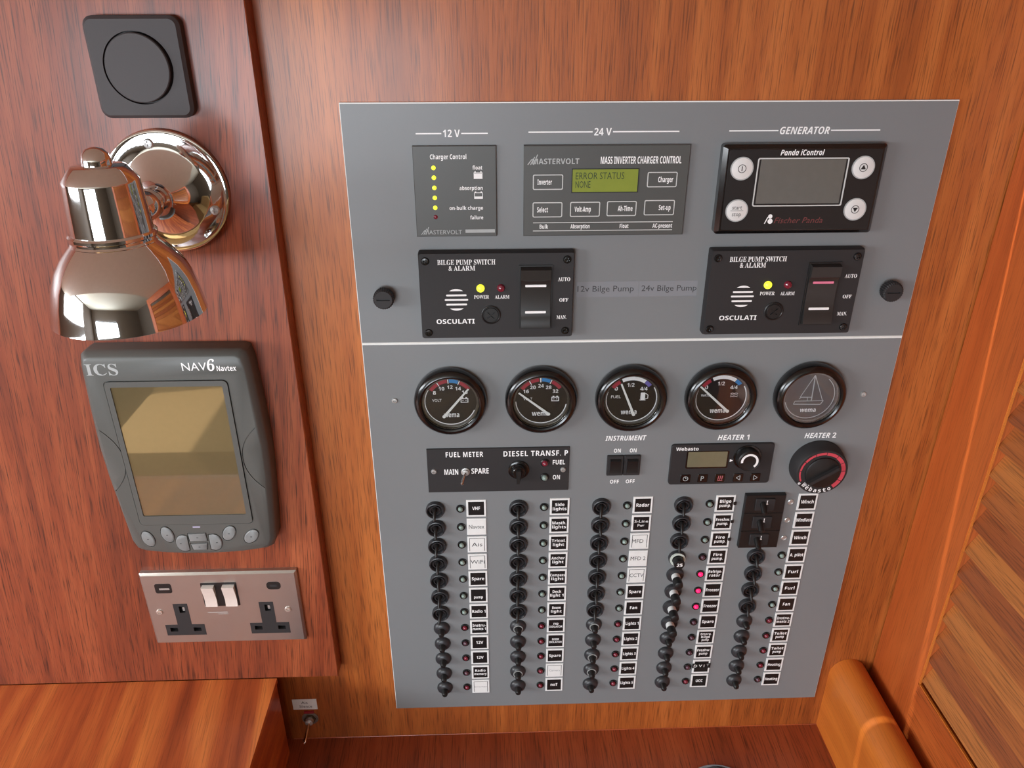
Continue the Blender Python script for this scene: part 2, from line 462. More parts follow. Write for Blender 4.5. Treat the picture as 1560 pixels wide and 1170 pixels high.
# ------------------------------------------------------------------ grey switch panel, two plates
def plate(name, label, v0, v1, bev):
    t = thing(name, label, 'panel', 109.8, (v0 + v1) / 2, 0)
    hv = (v1 - v0) / 2
    B().slab(-229.4, 229.4, -hv, hv, 0.05, 2.4).build('core', CORE, t)
    B().slab(-228.8, 228.9, -hv + 0.5, hv - bev, 2.4, 3.0).build('face', PANEL, t)
    return t
up = plate('switch_panel', 'upper grey plate of the switch panel carrying the charger and pump controls', 80.6, 270.6, 0.9)
lo = plate('switch_panel', 'lower grey plate of the switch panel carrying gauges and breakers', -350.6, 80.4, 1.9)
def loc_t(parent, s, u0, u1, v, h, **k):
    pu, pv = parent.location.x / S, parent.location.z / S
    return T(parent, s, u0 - pu, u1 - pu, v - pv, h, **k)
def loc_line(parent, u0, u1, v, t=0.9):
    pu, pv = parent.location.x / S, parent.location.z / S
    B().slab(u0 - pu, u1 - pu, v - t / 2 - pv, v + t / 2 - pv, 3.0, 3.06).build('printed_line', WHITE, parent)
for s, a, b_, c, d, v in (('12 V', -65.1, -45.5, -32.0, -11.7, 248.7), ('24 V', 18.5, 67, 81, 131.4, 249.3), ('GENERATOR', 169, 206.8, 245.5, 283.6, 249.4)):
    loc_line(up, a, b_ - 0.6, v); loc_line(up, c + 0.6, d, v)
    loc_t(up, s, b_ + 0.6, c - 0.4, v - 2.6, 5.2, style='bold' if s[0] != 'G' else 'italic', w=3.0)
loc_t(lo, 'INSTRUMENT', 90, 127, -18.0, 5.0, w=3.0, style='italic')
loc_t(lo, 'HEATER 1', 192, 220.8, -19.3, 5.2, w=3.0, style='italic')
loc_t(lo, 'HEATER 2', 271.3, 300.2, -18.8, 5.2, w=3.0, style='italic')
for s, u0, u1, v in (('ON', 98.5, 104.8, -30.6), ('ON', 112.9, 119.1, -30.6), ('OFF', 96.7, 105, -64), ('OFF', 111.4, 119.7, -64)):
    loc_t(lo, s, u0, u1, v, 4.0, w=3.0, style='bold')

def screw_mesh(r=3.0, h=1.4):
    return B().lathe([(r, 0), (r, h * 0.4), (r * 0.8, h), (r * 0.3, h * 1.1)], n=16)
def cross(b, r, t, w0, w1, cu=0.0, cv=0.0, a=0.0):
    """one plus-shaped prism"""
    h = t / 2; o = [(-r, -h), (-h, -h), (-h, -r), (h, -r), (h, -h), (r, -h), (r, h), (h, h), (h, r), (-h, r), (-h, h), (-r, h)]
    o = [(cu + x * math.cos(a) - y * math.sin(a), cv + x * math.sin(a) + y * math.cos(a)) for x, y in o]
    return b.loft([(o, w0), (o, w1)])
SCREWS = {}
def screw(parent, u, v, w, r, m, ang=0.4):
    if (r, m.name) not in SCREWS:
        a = carve(screw_mesh(r), cross(B(), r * 0.55, r * 0.34, 0.5, 4)); f = cross(B(), r * 0.55, r * 0.34, 0.4, 0.52).mesh('slot')
        for me in (a, f): me.materials.clear(); me.materials.append(m)
        SCREWS[r, m.name] = a, f
    a, f = SCREWS[r, m.name]
    s_ = place('screw', a, parent, (u, v, w)); s_.rotation_euler.y = ang
    place('slot', f, s_)
    return s_
for u, v, side in ((-95.7, 26.3, 'black 12 volt gauge'), (316.5, 25.5, 'sailing boat emblem gauge')):
    t = thing('panel_screw', 'small steel screw in the grey plate beside the ' + side, 'screw', u, v, 3.0, 'steel panel screws')
    screw(t, 0, 0, 0, 2.6, STEEL)
for u, v, side in ((-97.2, 122.5, 'pump switch labelled 12v'), (317.0, 123.5, 'pump switch labelled 24v')):
    t = thing('thumb_knob', 'black knurled thumb knob at the plate edge beside the ' + side, 'knob', u, v, 3.0, 'thumb knobs of the upper plate')
    B().lathe([(4, 0), (4, 3)], n=16).build('stem', BLACK, t)
    kn = 28
    def kn_o(r0): return [(r0 * (1 + (0.045 if i % 2 else -0.02)) * math.cos(2 * PI * i / (2 * kn)), r0 * (1 + (0.045 if i % 2 else -0.02)) * math.sin(2 * PI * i / (2 * kn))) for i in range(2 * kn)]
    carved('knurled_cap', B().loft([(kn_o(8.0), 3), (kn_o(8.2), 9.5), (kn_o(7.0), 10.8)]), B().line((-5.4, 0), (5.4, 0), 1.3, 9.3, 13), BLACKM, t)
    B().line((-5.4, 0), (5.4, 0), 1.3, 9.2, 9.32).build('slot', BLACKM, t)

# ------------------------------------------------------------------ 12 V charger control
t = thing('charger_display', 'grey 12 volt charger control display with a column of yellow lights', 'display', -36.9, 205.9, 3.0)
B().slab(-31.3, 31.3, -34.4, 34.4, 0, 2.4, ch=0.5).build('body', DGREY, t)
def q(u, v): return (u + 36.9, v - 205.9)
def tq(s, u0, u1, v, h, m=WHITE, **k): T(t, s, u0 + 36.9, u1 + 36.9, v - 205.9, h, m, w=2.4, **k)
tq('Charger Control', -55.2, -28.0, 230.6, 3.4, style='bold')
for s, u0, v in (('float', -23.6, 222.8), ('absorption', -33.8, 207.6), ('on-bulk charge', -42, 192.4), ('failure', -26.2, 184.9)):
    tq(s, u0, -16.2, v, 2.8, style='bold')
for i, v in enumerate((224.3, 217.0, 209.4, 201.8, 194.2, 187.0)):
    uu, vv = q(-52.9, v)
    B().lathe([(1.7, 2.3), (1.7, 2.6), (1.2, 3.1), (0.3, 3.3)], n=12).build('indicator_light', LEDY if i < 5 else LEDR_OFF, t, (uu, vv, 0))
for v, full in ((215.9, True), (200.8, False)):
    b = B(); u0, v0 = q(-22.8, v); 
    b.frame(rr(u0, u0 + 6.6, v0, v0 + 4.8), rr(u0 + 0.4, u0 + 6.2, v0 + 0.4, v0 + 4.4), 2.4, 2.46)
    b.slab(u0 + 0.4, u0 + 6.2, v0 + 0.4, v0 + (4.0 if full else 1.8), 2.4, 2.46)
    b.slab(u0 + 0.6, u0 + 1.6, v0 + 4.8, v0 + 5.6, 2.4, 2.46); b.slab(u0 + 5.0, u0 + 6.0, v0 + 4.8, v0 + 5.6, 2.4, 2.46)
    b.build('battery_symbol', WHITE, t)
tq('MASTERVOLT', -62.0, -32.9, 173.4, 3.4, GREYP)
def swoosh(parent, u, v, h, w):
    b = B()
    for k in range(3):
        b.line((u + k * h * 0.28, v), (u + k * h * 0.28 + h * 0.42, v + h * (0.55 + 0.22 * k)), h * 0.09, w, w + 0.06)
    b.build('emblem', GREYP, parent)
swoosh(t, -64.5 + 36.9, 173.2 - 205.9, 6.0, 2.4)
B().slab(-30.2 + 36.9, -7.2 + 36.9, 174.4 - 205.9, 177.0 - 205.9, 2.4, 2.46).build('printed_bar', GREYP, t)

# ------------------------------------------------------------------ 24 V inverter control
t = thing('inverter_display', 'grey 24 volt inverter control with a green text display and outlined keys', 'display', 77.8, 205.9, 3.0)
B().slab(-62.8, 62.8, -34.4, 34.4, 0, 3.4, ch=0.6).build('body', DGREY, t)
def ti(s, u0, u1, v, h, m=WHITE, **k): T(t, s, u0 - 77.8, u1 - 77.8, v - 205.9, h, m, w=k.pop('w', 3.4), **k)
ti('MASTERVOLT', 21.5, 56.8, 226.6, 4.0, GREYP, style='bold')
swoosh(t, 18.0 - 77.8, 226.2 - 205.9, 7.5, 3.4)
ti('MASS INVERTER CHARGER CONTROL', 73, 134.2, 226.5, 5.2, style='bold')
for s, u0, u1, v0, v1, al in (('Inverter', 22, 45, 207.5, 219, 'l'), ('Charger', 109.3, 132.2, 208.8, 220.3, 'r'), ('Select', 22, 45, 186.3, 198, 'l'), ('Volt-Amp', 51, 74.2, 186.5, 198.1, 'l'),
                          ('Ah-Time', 79.5, 102.5, 186.8, 198.4, 'r'), ('Set-up', 108.5, 132.1, 187.2, 199, 'r')):
    k = B(); k.slab(u0 - 77.8, u1 - 77.8, v0 - 205.9, v1 - 205.9, 3.3, 3.7, r=1.2, ch=0.2, n=3)
    key = k.build('key', DGREY, t)
    B().frame(rr(u0 - 77.8, u1 - 77.8, v0 - 205.9, v1 - 205.9, 1.2, 3), rr(u0 - 77.1, u1 - 78.5, v0 - 205.2, v1 - 206.6, 0.7, 3), 3.5, 3.78).build('key_outline', SILVERP, key)
    wd = {'Inverter': 11, 'Charger': 11.5, 'Select': 8.4, 'Volt-Amp': 12.6, 'Ah-Time': 11.4, 'Set-up': 9.2}[s]
    a = u0 + (3.5 if al == 'l' else (u1 - u0) - 3 - wd)
    T(key, s, a - 77.8, a + wd - 77.8, (v0 + v1) / 2 - 1.9 - 205.9, 3.9, WHITE, w=3.7, style='bold')
lcd = B().slab(52 - 77.8, 102 - 77.8, 205.6 - 205.9, 222.6 - 205.9, 3.2, 3.7).build('text_display', LCDG, t)
B().frame(rr(51.4 - 77.8, 102.6 - 77.8, 205.0 - 205.9, 223.2 - 205.9), rr(52 - 77.8, 102 - 77.8, 205.6 - 205.9, 222.6 - 205.9), 3.4, 4.0).build('display_surround', BLACK, lcd)
T(lcd, 'ERROR STATUS', 54.5 - 77.8, 91.5 - 77.8, 215.2 - 205.9, 5.2, LCDT, w=3.72)
T(lcd, 'NONE', 54.5 - 77.8, 66.0 - 77.8, 208.8 - 205.9, 5.2, LCDT, w=3.72)
for v0 in (182.0, 175.6):
    B().slab(22.5 - 77.8, 131.9 - 77.8, v0 - 0.3 - 205.9, v0 + 0.3 - 205.9, 3.4, 3.46).build('printed_line', SILVERP, t)
for s, u0, u1 in (('Bulk', 27.7, 34.3), ('Absorption', 51.8, 66.8), ('Float', 90.4, 97.3), ('AC-present', 116.2, 131.7)):
    ti(s, u0, u1, 177.3, 3.2, style='bold')

# ------------------------------------------------------------------ generator control
t = thing('generator_display', 'black generator control with a grey screen and four round white buttons', 'display', 226.3, 206.8, 3.0)
def tg(s, u0, u1, v, h, m=WHITE, parent=None, **k): return T(parent or t, s, u0 - 226.3, u1 - 226.3, v - 206.8, h, m, **k)
B().slab(-62.2, 62.2, -34, 34, 0, 9.6, r=2.5, ch=3.0).build('body', BLACKG, t)
B().slab(-57.8, 57.8, -30, 30.4, 9.6, 9.9, r=1).build('face', BLACK, t)
W9 = 9.9
B().frame(rr(190.4 - 226.3, 259.8 - 226.3, 194.9 - 206.8, 231.3 - 206.8, 1.5), rr(191.3 - 226.3, 258.9 - 226.3, 195.8 - 206.8, 230.4 - 206.8, 1.0), W9, W9 + 0.5).build('screen_outline', SILVERP, t)
B().slab(192.9 - 226.3, 257.6 - 226.3, 196.9 - 206.8, 230.0 - 206.8, W9 - 0.5, W9 + 0.1).build('screen', LCDGREY, t)
for i, (u, v) in enumerate(((178.9, 223.6), (271.3, 223.8), (179, 191.9), (271.2, 192.1))):
    bt = B().lathe([(8.4, W9 - 0.2), (8.4, W9 + 0.6), (7.6, W9 + 0.9)], u - 226.3, v - 206.8, 28).build('button', BTNW, t)
    B().frame(circ(u - 226.3, v - 206.8, 8.7, 28), circ(u - 226.3, v - 206.8, 7.7, 28), W9, W9 + 0.8).build('button_ring', GREYP, bt)
    b = B(); cu, cv, w = u - 226.3, v - 206.8, W9 + 0.9
    if i == 2:
        tg('start', u - 3.8, u + 3.8, v + 0.9, 3.4, DARKP, bt, w=w); tg('stop', u - 3.4, u + 3.6, v - 4.2, 3.2, DARKP, bt, w=w)
        B().slab(cu - 5, cu + 5, cv - 0.15, cv + 0.15, w, w + 0.05).build('symbol', DARKP, bt)
    else:
        b.frame(circ(cu, cv, 3.2, 20), circ(cu, cv, 2.7, 20), w, w + 0.06)
        if i == 0: b.slab(cu - 0.35, cu + 0.35, cv - 1.8, cv + 1.8, w, w + 0.06)
        else:
            sg = 1 if i == 1 else -1
            tri = [(cu - 2.0, cv - 1.3 * sg), (cu + 2.0, cv - 1.3 * sg), (cu, cv + 2.1 * sg)]
            b.loft([(tri, w), (tri, w + 0.06)])
        b.build('symbol', BLACK, bt)
tg('Panda iControl', 206.8, 239.9, 233.0, 4.0, w=W9, style='italic')
tg('Fischer Panda', 209.5, 247.6, 181.6, 4.6, MAROON, w=W9, shear=0.25)
b = B()
b.lathe([(1.7, W9), (1.7, W9 + 0.06)], 206.0 - 226.3, 187.0 - 206.8, 12); b.lathe([(2.0, W9), (2.0, W9 + 0.06)], 206.4 - 226.3, 183.2 - 206.8, 12)
b.line((202.2 - 226.3, 181.4 - 206.8), (204.2 - 226.3, 186.4 - 206.8), 0.7, W9, W9 + 0.06)
b.build('emblem', WHITE, t)

# ------------------------------------------------------------------ bilge pump switches
def bilge(label, du, on_pink):
    t = thing('bilge_pump_switch', label, 'switch', -6.2 + du, 123.9, 3.0, 'bilge pump switch panels')
    ou, ov = -6.2, 123.9
    L_ = 9.0
    def o(x): 
        pts = rr(-61.8 + x, 61.8 - x, -36.4 + x, 36.4 - x, 1.5, 3); return pts
    B().loft([(o(0), 0), (o(0), 6.5), (o(0.8), L_)]).build('body', BLACKM, t)
    def tb(s, u0, u1, v, h, m=WHITE, **k): T(t, s, u0 - ou, u1 - ou, v - ov, h, m, w=L_, **k)
    tb('BILGE PUMP SWITCH', -52.9, -7.2, 150.6, 4.2, style='serif')
    tb('& ALARM', -44.2, -23.2, 145.7, 4.2, style='serif')
    tb('POWER', -24.7, -12.6, 122.2, 3.0, style='serif'); tb('ALARM', -7.9, 3.8, 122.0, 3.0, style='serif')
    tb('AUTO', 42.6, 52.4, 136.2, 3.2, style='serif'); tb('OFF', 44.1, 51.4, 118.8, 3.0, style='serif'); tb('MAN.', 42.3, 50.3, 103.8, 3.2, style='serif')
    tb('OSCULATI', -55.6, -24.6, 100.8, 3.9, style='bold')
    for u, v in ((-62.4, 153.7), (49.5, 154), (-62.4, 93.2), (49.5, 93.6)):
        screw(t, u - ou, v - ov, L_ - 0.2, 3.3, BLACKG, 0.5)
    gr = [(-43.0, -34.4, 129.2), (-47.0, -30.6, 125.2), (-48.2, -29.4, 121.4), (-47.2, -30.4, 117.4), (-43.4, -34.6, 113.4)]
    for k, (u0, u1, v) in enumerate(gr):
        if k in (1, 2, 3):
            B().slab(u0 - ou, u1 - ou, v - 0.75 - ov, v + 0.75 - ov, L_, L_ + 0.1, r=0.65, n=3).build('speaker_slot', WHITE, t)
        else:
            sg = 1 if k == 0 else -1
            seg = [(-38.8 - ou + 9.2 * math.cos(a), 121.4 - ov + 9.2 * sg * math.sin(a)) for a in (math.radians(53 + 74 * i / 8) for i in range(9))]
            B().loft([(seg, L_), (seg, L_ + 0.1)]).build('speaker_slot', WHITE, t)
    for u, m in ((-19.3, LEDY), (-3.0, LEDR_OFF)):
        B().lathe([(3.3, L_), (3.3, L_ + 0.8), (2.6, L_ + 2.1), (1.0, L_ + 2.8), (0.1, L_ + 2.9)], u - ou, 131.0 - ov, 18).build('indicator_light', m, t)
    cu, cv = -11.2 - ou, 108.3 - ov
    fz = carved('fuse_cap', B().lathe([(8.0, L_ - 0.5), (8.0, L_ + 0.5), (7.2, L_ + 0.9), (6.6, L_ + 0.3), (6.2, L_ + 0.3), (5.8, L_ + 1.0), (0.1, L_ + 1.0)], cu, cv, 28),
                cross(B(), 3.8, 1.1, L_ + 0.15, L_ + 4, cu, cv, 0.75), BLACK, t)
    cross(B(), 3.8, 1.1, L_ + 0.05, L_ + 0.17, cu, cv, 0.75).build('cross_slot', BLACK, fz)
    # rocker
    u0, u1, v0, v1 = 11.4 - ou, 38.2 - ou, 95.8 - ov, 149.8 - ov
    B().frame(rr(u0, u1, v0, v1), rr(u0 + 1.3, u1 - 1.3, v0 + 1.3, v1 - 1.3), L_ - 1, L_ + 0.9).build('rocker_surround', BLACK, t)
    ru0, ru1 = u0 + 1.5, u1 - 1.5
    pv = [(v0 + 1.4, L_ + 1.0), (v0 + 2.4, L_ + 4.6), (v0 + 9.0, L_ + 4.2), (v0 + 10.5, L_ + 3.4), (v0 + 14.5, L_ + 2.6), (v0 + 24, L_ + 1.8), (v0 + 36, L_ + 2.0), (v0 + 41, L_ + 2.8), (v0 + 42.5, L_ + 4.4), (v0 + 51.2, L_ + 5.4), (v0 + 52.6, L_ + 1.0)]
    b = B(); vs = [(u, v, w) for u in (ru0, ru1) for v, w in pv] + [(u, v, L_ - 0.5) for u in (ru0, ru1) for v in (pv[0][0], pv[-1][0])]
    n = len(pv); fs = [[i, i + 1, n + i + 1, n + i] for i in range(n - 1)]
    fs += [list(range(n)) + [2 * n + 1, 2 * n], [n + i for i in range(n)][::-1] + [2 * n + 2, 2 * n + 3], [0, n, 2 * n + 2, 2 * n], [n - 1, 2 * n - 1, 2 * n + 3, 2 * n + 1]]
    rk = b.add(vs, fs).build('rocker', mat('rocker_black', (46, 44, 43), 0.3), t)
    c0 = (ru0 + ru1) / 2
    for vv, m in ((v0 + 37.5, PINK if on_pink else WHITE), (v0 + 15.2, WHITE)):
        wv = L_ + (2.3 if vv > v0 + 30 else 2.55)
        B().slab(c0 - 8.4, c0 + 8.4, vv - 0.95, vv + 0.95, wv - 0.5, wv + 0.4, r=0.4, n=2).build('rocker_window', m, rk)
    return t
bilge('black bilge pump switch with all white rocker windows beside the 12v tape label', 0, False)
bilge('black bilge pump switch with a pink rocker window beside the 24v tape label', 232.0, True)
for s, u0, u1, t0, t1 in (('12v Bilge Pump', 58.6, 109.6, 59.6, 105.8), ('24v Bilge Pump', 110.0, 158.0, 112.1, 157.4)):
    t = thing('tape_label', 'clear tape label reading ' + s, 'label', (u0 + u1) / 2, 125.8, 3.0, 'clear tape labels')
    hw = (u1 - u0) / 2
    B().slab(-hw, hw, -6.6, 6.6, 0.01, 0.12).build('tape', TAPE, t)
    T(t, s, t0 - (u0 + u1) / 2, t1 - (u0 + u1) / 2, -2.0, 5.0, DARKP, w=0.12)

# ------------------------------------------------------------------ round gauges
def gauge(i, label):
    t = thing('gauge', label, 'gauge', -47.2 + 78.4 * i, 27.0, 3.0, 'round instrument gauges')
    B().lathe([(30.6, 0), (31.4, 2), (31.4, 6), (30.6, 9), (28.6, 11.2), (26.4, 11.8), (25.0, 11.2), (24.4, 9.6), (24.2, 5.5)], n=48, cap0=True, cap1=False).build('bezel', BLACKG, t)
    B().lathe([(24.3, 4.8), (24.3, 5.6)], n=40).build('dial', DIAL, t)
    B().frame(circ(0, 0, 24.1, 48), circ(0, 0, 22.6, 48), 5.6, 7.6).build('inner_ring', mat('gauge_ring', (104, 104, 102), 0.3, metal=0.8), t)
    B().lathe([(24.4, 9.4), (24.4, 9.9)], n=40).build('glass', GLASS, t)
    return t
def D(t): return [c for c in t.children if c.name.startswith('dial')][0]
FW = 5.6
def arcs(d, segs, r0=18.4, r1=21.6):
    for a0, a1, m in segs: B().arc(0, 0, r0, r1, a0, a1, FW, FW + 0.1).build('scale_band', m, d)
def ringline(d, a0, a1):
    B().arc(0, 0, 21.6, 22.4, a0, a1, FW, FW + 0.1, 36).build('scale_line', WHITE, d)
def needle(t, p, q_):
    b = B(); p, q_ = Vector(p), Vector(q_)
    dd = (q_ - p).normalized(); nn = Vector((-dd.y, dd.x))
    o = [tuple(p - nn * 1.1), tuple(q_ - nn * 0.75), tuple(q_ + nn * 0.75), tuple(p + nn * 1.1)]
    b.loft([(o, 7.2), (o, 7.7)]); b.lathe([(1.5, 7.0), (1.5, 7.8)], p.x, p.y, 12)
    b.build('needle', NEEDLE, t)
def dtext(d, s, u0, u1, v, h, m=WHITE, **k): T(d, s, u0, u1, v, h, m, w=FW + 0.02, **k)
def battery(d, m=WHITE):
    b = B(); b.frame(rr(8.8, 15.4, -0.8, 3.4), rr(9.5, 14.7, -0.1, 2.7), FW, FW + 0.1)
    b.slab(9.8, 11.2, 3.4, 4.4, FW, FW + 0.1); b.slab(13.0, 14.4, 3.4, 4.4, FW, FW + 0.1)
    b.slab(10.2, 11.4, 1.1, 1.6, FW, FW + 0.1); b.slab(12.8, 14.0, 1.1, 1.6, FW, FW + 0.1)
    b.build('battery_symbol', m, d)
g = gauge(0, 'black 8 to 16 volt gauge with the needle far right'); d = D(g)
arcs(d, [(146, 123, REDP), (119, 97, REDP), (92, 70, BLUEP), (65, 36, REDP)]); arcs(d, [(122, 120, WHITE), (95.5, 93.5, WHITE), (68.5, 66.5, WHITE)], 17.6, 21.6)
ringline(d, -22, -212); battery(d)
for s, u, v in (('8', -13.4, 9.1), ('10', -7.2, 13.0), ('12', 0.0, 14.4), ('14', 7.0, 13.0), ('16', 12.6, 9.4)):
    hw = 1.3 if len(s) == 1 else 2.4
    dtext(d, s, u - hw, u + hw, v - 1.8, 3.2, style='bold')
dtext(d, 'VOLT', -15.6, -7.6, 0.4, 2.6); dtext(d, 'wema', -6.2, 7.2, -14.9, 4.6, style='bold'); needle(g, (-5.9, -13.4), (15.8, 13.1))
g = gauge(1, 'black 16 to 32 volt gauge with the needle far left'); d = D(g)
arcs(d, [(146, 121, REDP), (117, 96, REDP), (89, 68, BLUEP), (63, 36, REDP)]); arcs(d, [(120, 118, WHITE), (93.5, 90.5, WHITE), (66.5, 64.5, WHITE)], 17.6, 21.6)
ringline(d, -10, -178); battery(d)
for s, u, v in (('16', -13.2, 9.2), ('20', -7.3, 13.0), ('24', -0.4, 14.4), ('28', 6.2, 12.8), ('32', 12.2, 9.0)):
    dtext(d, s, u - 2.4, u + 2.4, v - 1.8, 3.2, style='bold')
dtext(d, 'VOLT', -15.4, -7.8, 0.4, 2.6); dtext(d, 'wema', -8.0, 7.0, -14.9, 4.6, style='bold'); needle(g, (6.4, -12.4), (-19.5, 8.5))
for i, nm, lab, tip, base, m2 in ((2, 'FUEL', 'black fuel gauge with a violet scale end and needle near zero', (-9.9, 15.7), (2.5, -14.2), VIOLET), (3, 'WATER', 'black water gauge with a blue scale end and needle below zero', (-19.6, 12.1), (6.6, -12.5), BLUEP)):
    g = gauge(i, lab); d = D(g)
    arcs(d, [(146, 122, REDP), (116, 56, WHITE), (55, 39, m2)], 18.2, 21.6); ringline(d, 30, -200)
    dtext(d, '0', -15.2, -12.4, 8.6, 3.4, style='bold'); dtext(d, '1/2', -4.4, 1.8, 12.0, 3.4, style='bold'); dtext(d, '4/4', 7.0, 13.4, 8.2, 3.4, style='bold')
    dtext(d, nm, -17.8, -9.4 if i == 2 else -8.6, 1.2, 2.6)
    dtext(d, 'wema', -8.4, 5.4, -14.9, 4.6, style='bold')
    b = B()
    if i == 2:
        b.slab(7.8, 11.8, -0.6, 6.2, FW, FW + 0.1, r=0.6, n=2); b.slab(7.2, 12.4, -1.4, -0.6, FW, FW + 0.1)
        b.line((12.0, 5.4), (14.2, 3.8), 0.6, FW, FW + 0.1); b.line((14.2, 3.8), (14.2, 0.4), 0.6, FW, FW + 0.1); b.line((14.2, 0.4), (12.0, 0.4), 0.5, FW, FW + 0.1)
    else:
        for r in range(3):
            for k in range(4): b.line((8.0 + 1.6 * k, 0.6 + 1.6 * r + (0.6 if k % 2 else 0)), (9.6 + 1.6 * k, 0.6 + 1.6 * r + (0 if k % 2 else 0.6)), 0.4, FW, FW + 0.1)
    b.build('symbol', WHITE, d)
    needle(g, base, tip)
g = gauge(4, 'round black blanking gauge with a sailing boat emblem'); d = D(g)
B().arc(0, 0, 21.2, 21.9, 50, -165, FW, FW + 0.1, 40).build('scale_line', GREYP, d)
b = B(); w0, w1 = FW, FW + 0.1
for p, q_, th in (((1.4, 20.4), (-8.4, -0.6), 0.6), ((1.4, 20.4), (2.0, -4.0), 0.9), ((1.4, 20.4), (11.8, -4.2), 0.6), ((-8.4, -0.8), (1.6, -1.0), 0.6), ((-9.2, -2.6), (-7.6, -0.9), 0.6),
                  ((-13.4, -7.6), (10.6, -8.2), 0.9), ((10.6, -8.2), (12.6, -4.4), 0.8), ((12.6, -4.4), (2.0, -4.6), 0.6), ((2.0, -4.6), (-12.4, -4.6), 0.6), ((-13.4, -7.6), (-12.4, -4.6), 0.6), ((-2, -1), (-1.6, -4.2), 0.5)):
    b.line(p, q_, th, w0, w1)
b.build('boat_emblem', GREYP, d)
dtext(d, 'wema', -6.6, 7.6, -15.6, 4.2, style='bold')

# ------------------------------------------------------------------ fuel meter switch plate
t = thing('fuel_switch_panel', 'black plate with fuel meter toggle and diesel transfer selector', 'switch', -6.4, -46.0, 3.0)
def tf(s, u0, u1, v, h, **k): T(t, s, u0 + 6.4, u1 + 6.4, v + 46.0, h, WHITE, w=1.6, style='bold', **k)
B().slab(-64.4, 64.4, -23.2, 23.2, 0, 1.6, ch=0.3).build('body', BLACKM, t)
tf('FUEL METER', -53.7, -20.0, -31.4, 5.2, spacing=1.1); tf('DIESEL TRANSF. P', -1.7, 56.6, -31.6, 5.4, spacing=1.1)
tf('MAIN', -55.6, -43.0, -50.0, 5.6); tf('SPARE', -31.0, -15.2, -49.4, 5.6); tf('FUEL', 43.0, 54.2, -41.0, 4.6); tf('ON', 43.4, 50.0, -57.2, 4.6)
screw(t, -65 + 6.4, -0.2, 1.5, 2.6, STEEL); screw(t, 52.7 + 6.4, -0.6, 1.5, 2.6, STEEL)
tg_ = B().lathe([(4.0, 1.6), (4.0, 2.6), (3.2, 2.8), (3.0, 4.4), (2.2, 4.6)], -36.4 + 6.4, -1.0, 18).build('toggle_bush', STEEL, t)
B().tube([(-30.0, -1.0, 4), (-31.6, -3.8, 9), (-33.0, -6.6, 13), (-33.3, -7.2, 13.8)], [1.1, 1.3, 1.6, 0.7], 10).build('toggle_lever', CHROME, tg_)
cu, cv = 12.0 + 6.4, 0.3
sel = B().lathe([(9.6, 1.6), (9.6, 2.8), (8.2, 3.6), (7.0, 3.6), (6.2, 7.5), (5.2, 8.4)], cu, cv, 28).build('selector_knob', BLACKG, t)
o = [(cu - 2.6, cv + 1.0), (cu - 1.8, cv - 10.5), (cu + 0.4, cv - 10.5), (cu + 2.8, cv + 1.0), (cu + 2.0, cv + 4.2), (cu - 1.6, cv + 4.2)]
o2 = [(cu + (a - cu) * 0.7, cv + (b_ - cv) * 0.92) for a, b_ in o]
B().loft([(o, 3.4), (o, 10.0), (o2, 11.2)]).build('pointer', BLACK, sel)
for v, m in ((-38.8, LEDR_OFF), (-54.3, LEDG_OFF)):
    uu, vv = 35.9 + 6.4, v + 46
    L1 = B().lathe([(4.1, 1.6), (4.1, 2.4), (3.3, 3.2), (2.9, 3.0)], uu, vv, 20).build('lamp_bezel', BLACK, t)
    B().lathe([(2.9, 2.6), (2.7, 4.0), (1.8, 5.2), (0.2, 5.7)], uu, vv, 18).build('lens', m, L1)

# ------------------------------------------------------------------ instrument rockers
t = thing('rocker_switch', 'pair of small black instrument rocker switches', 'switch', 107.8, -43.4, 3.0)
for s_, c0 in ((-1, -7.7), (1, 7.7)):
    B().slab(c0 - 7.5, c0 + 7.5, -10.5, 10.5, 0, 2.8, r=0.8, ch=0.6).build('housing', BLACKM, t)
    b = B(); v_ = [(-7.6, 2.8), (-6.6, 4.6), (0, 3.9), (6.6, 5.6), (7.8, 2.8)]; n = 5
    vs = [(u, v, w) for u in (c0 - 4.8, c0 + 4.8) for v, w in v_]
    b.add(vs, [[i, i + 1, n + i + 1, n + i] for i in range(4)] + [[0, 1, 2, 3, 4], [9, 8, 7, 6, 5], [0, 5, 9, 4]])
    b.build('rocker', BLACK, t)

# ------------------------------------------------------------------ heater control
t = thing('heater_control', 'black heater control with a small olive screen and round knob', 'control', 197.5, -43.6, 3.0)
def th_(s, u0, u1, v, h, m=WHITE, **k): return T(t, s, u0 - 197.5, u1 - 197.5, v + 43.6, h, m, **k)
B().slab(-47, 47, -21.4, 21.4, 0, 2.6, r=3, ch=0.5).build('body', BLACKM, t)
B().slab(164.6 - 197.5, 203.6 - 197.5, -47.4 + 43.6, -28.9 + 43.6, 2.5, 2.9, r=1.5, n=3).build('screen_surround', BLACKG, t)
B().slab(166 - 197.5, 202.0 - 197.5, -45.8 + 43.6, -29.6 + 43.6, 2.7, 3.1, r=0.8, n=3).build('screen', LCDOLIVE, t)
th_('Webasto', 154.5, 175.0, -28.2, 3.4, style='bold', w=2.62)
tri = [(-0.0 + 205 - 197.5, 5.6), (3.0 + 205 - 197.5, 4.0), (205 - 197.5, 2.4)]
B().loft([(tri, 2.6), (tri, 2.7)]).build('pointer_mark', WHITE, t)
ku, kv = 220.6 - 197.5, 7.2
B().lathe([(13.0, 2.5), (12.6, 3.2), (11.2, 3.4)], ku, kv, 32).build('knob_well', BLACKG, t)
kb = B().lathe([(10.9, 3.0), (10.5, 9.5), (9.4, 10.5), (8.6, 10.2), (0.1, 10.0)], ku, kv, 32).build('knob', BLACK, t)
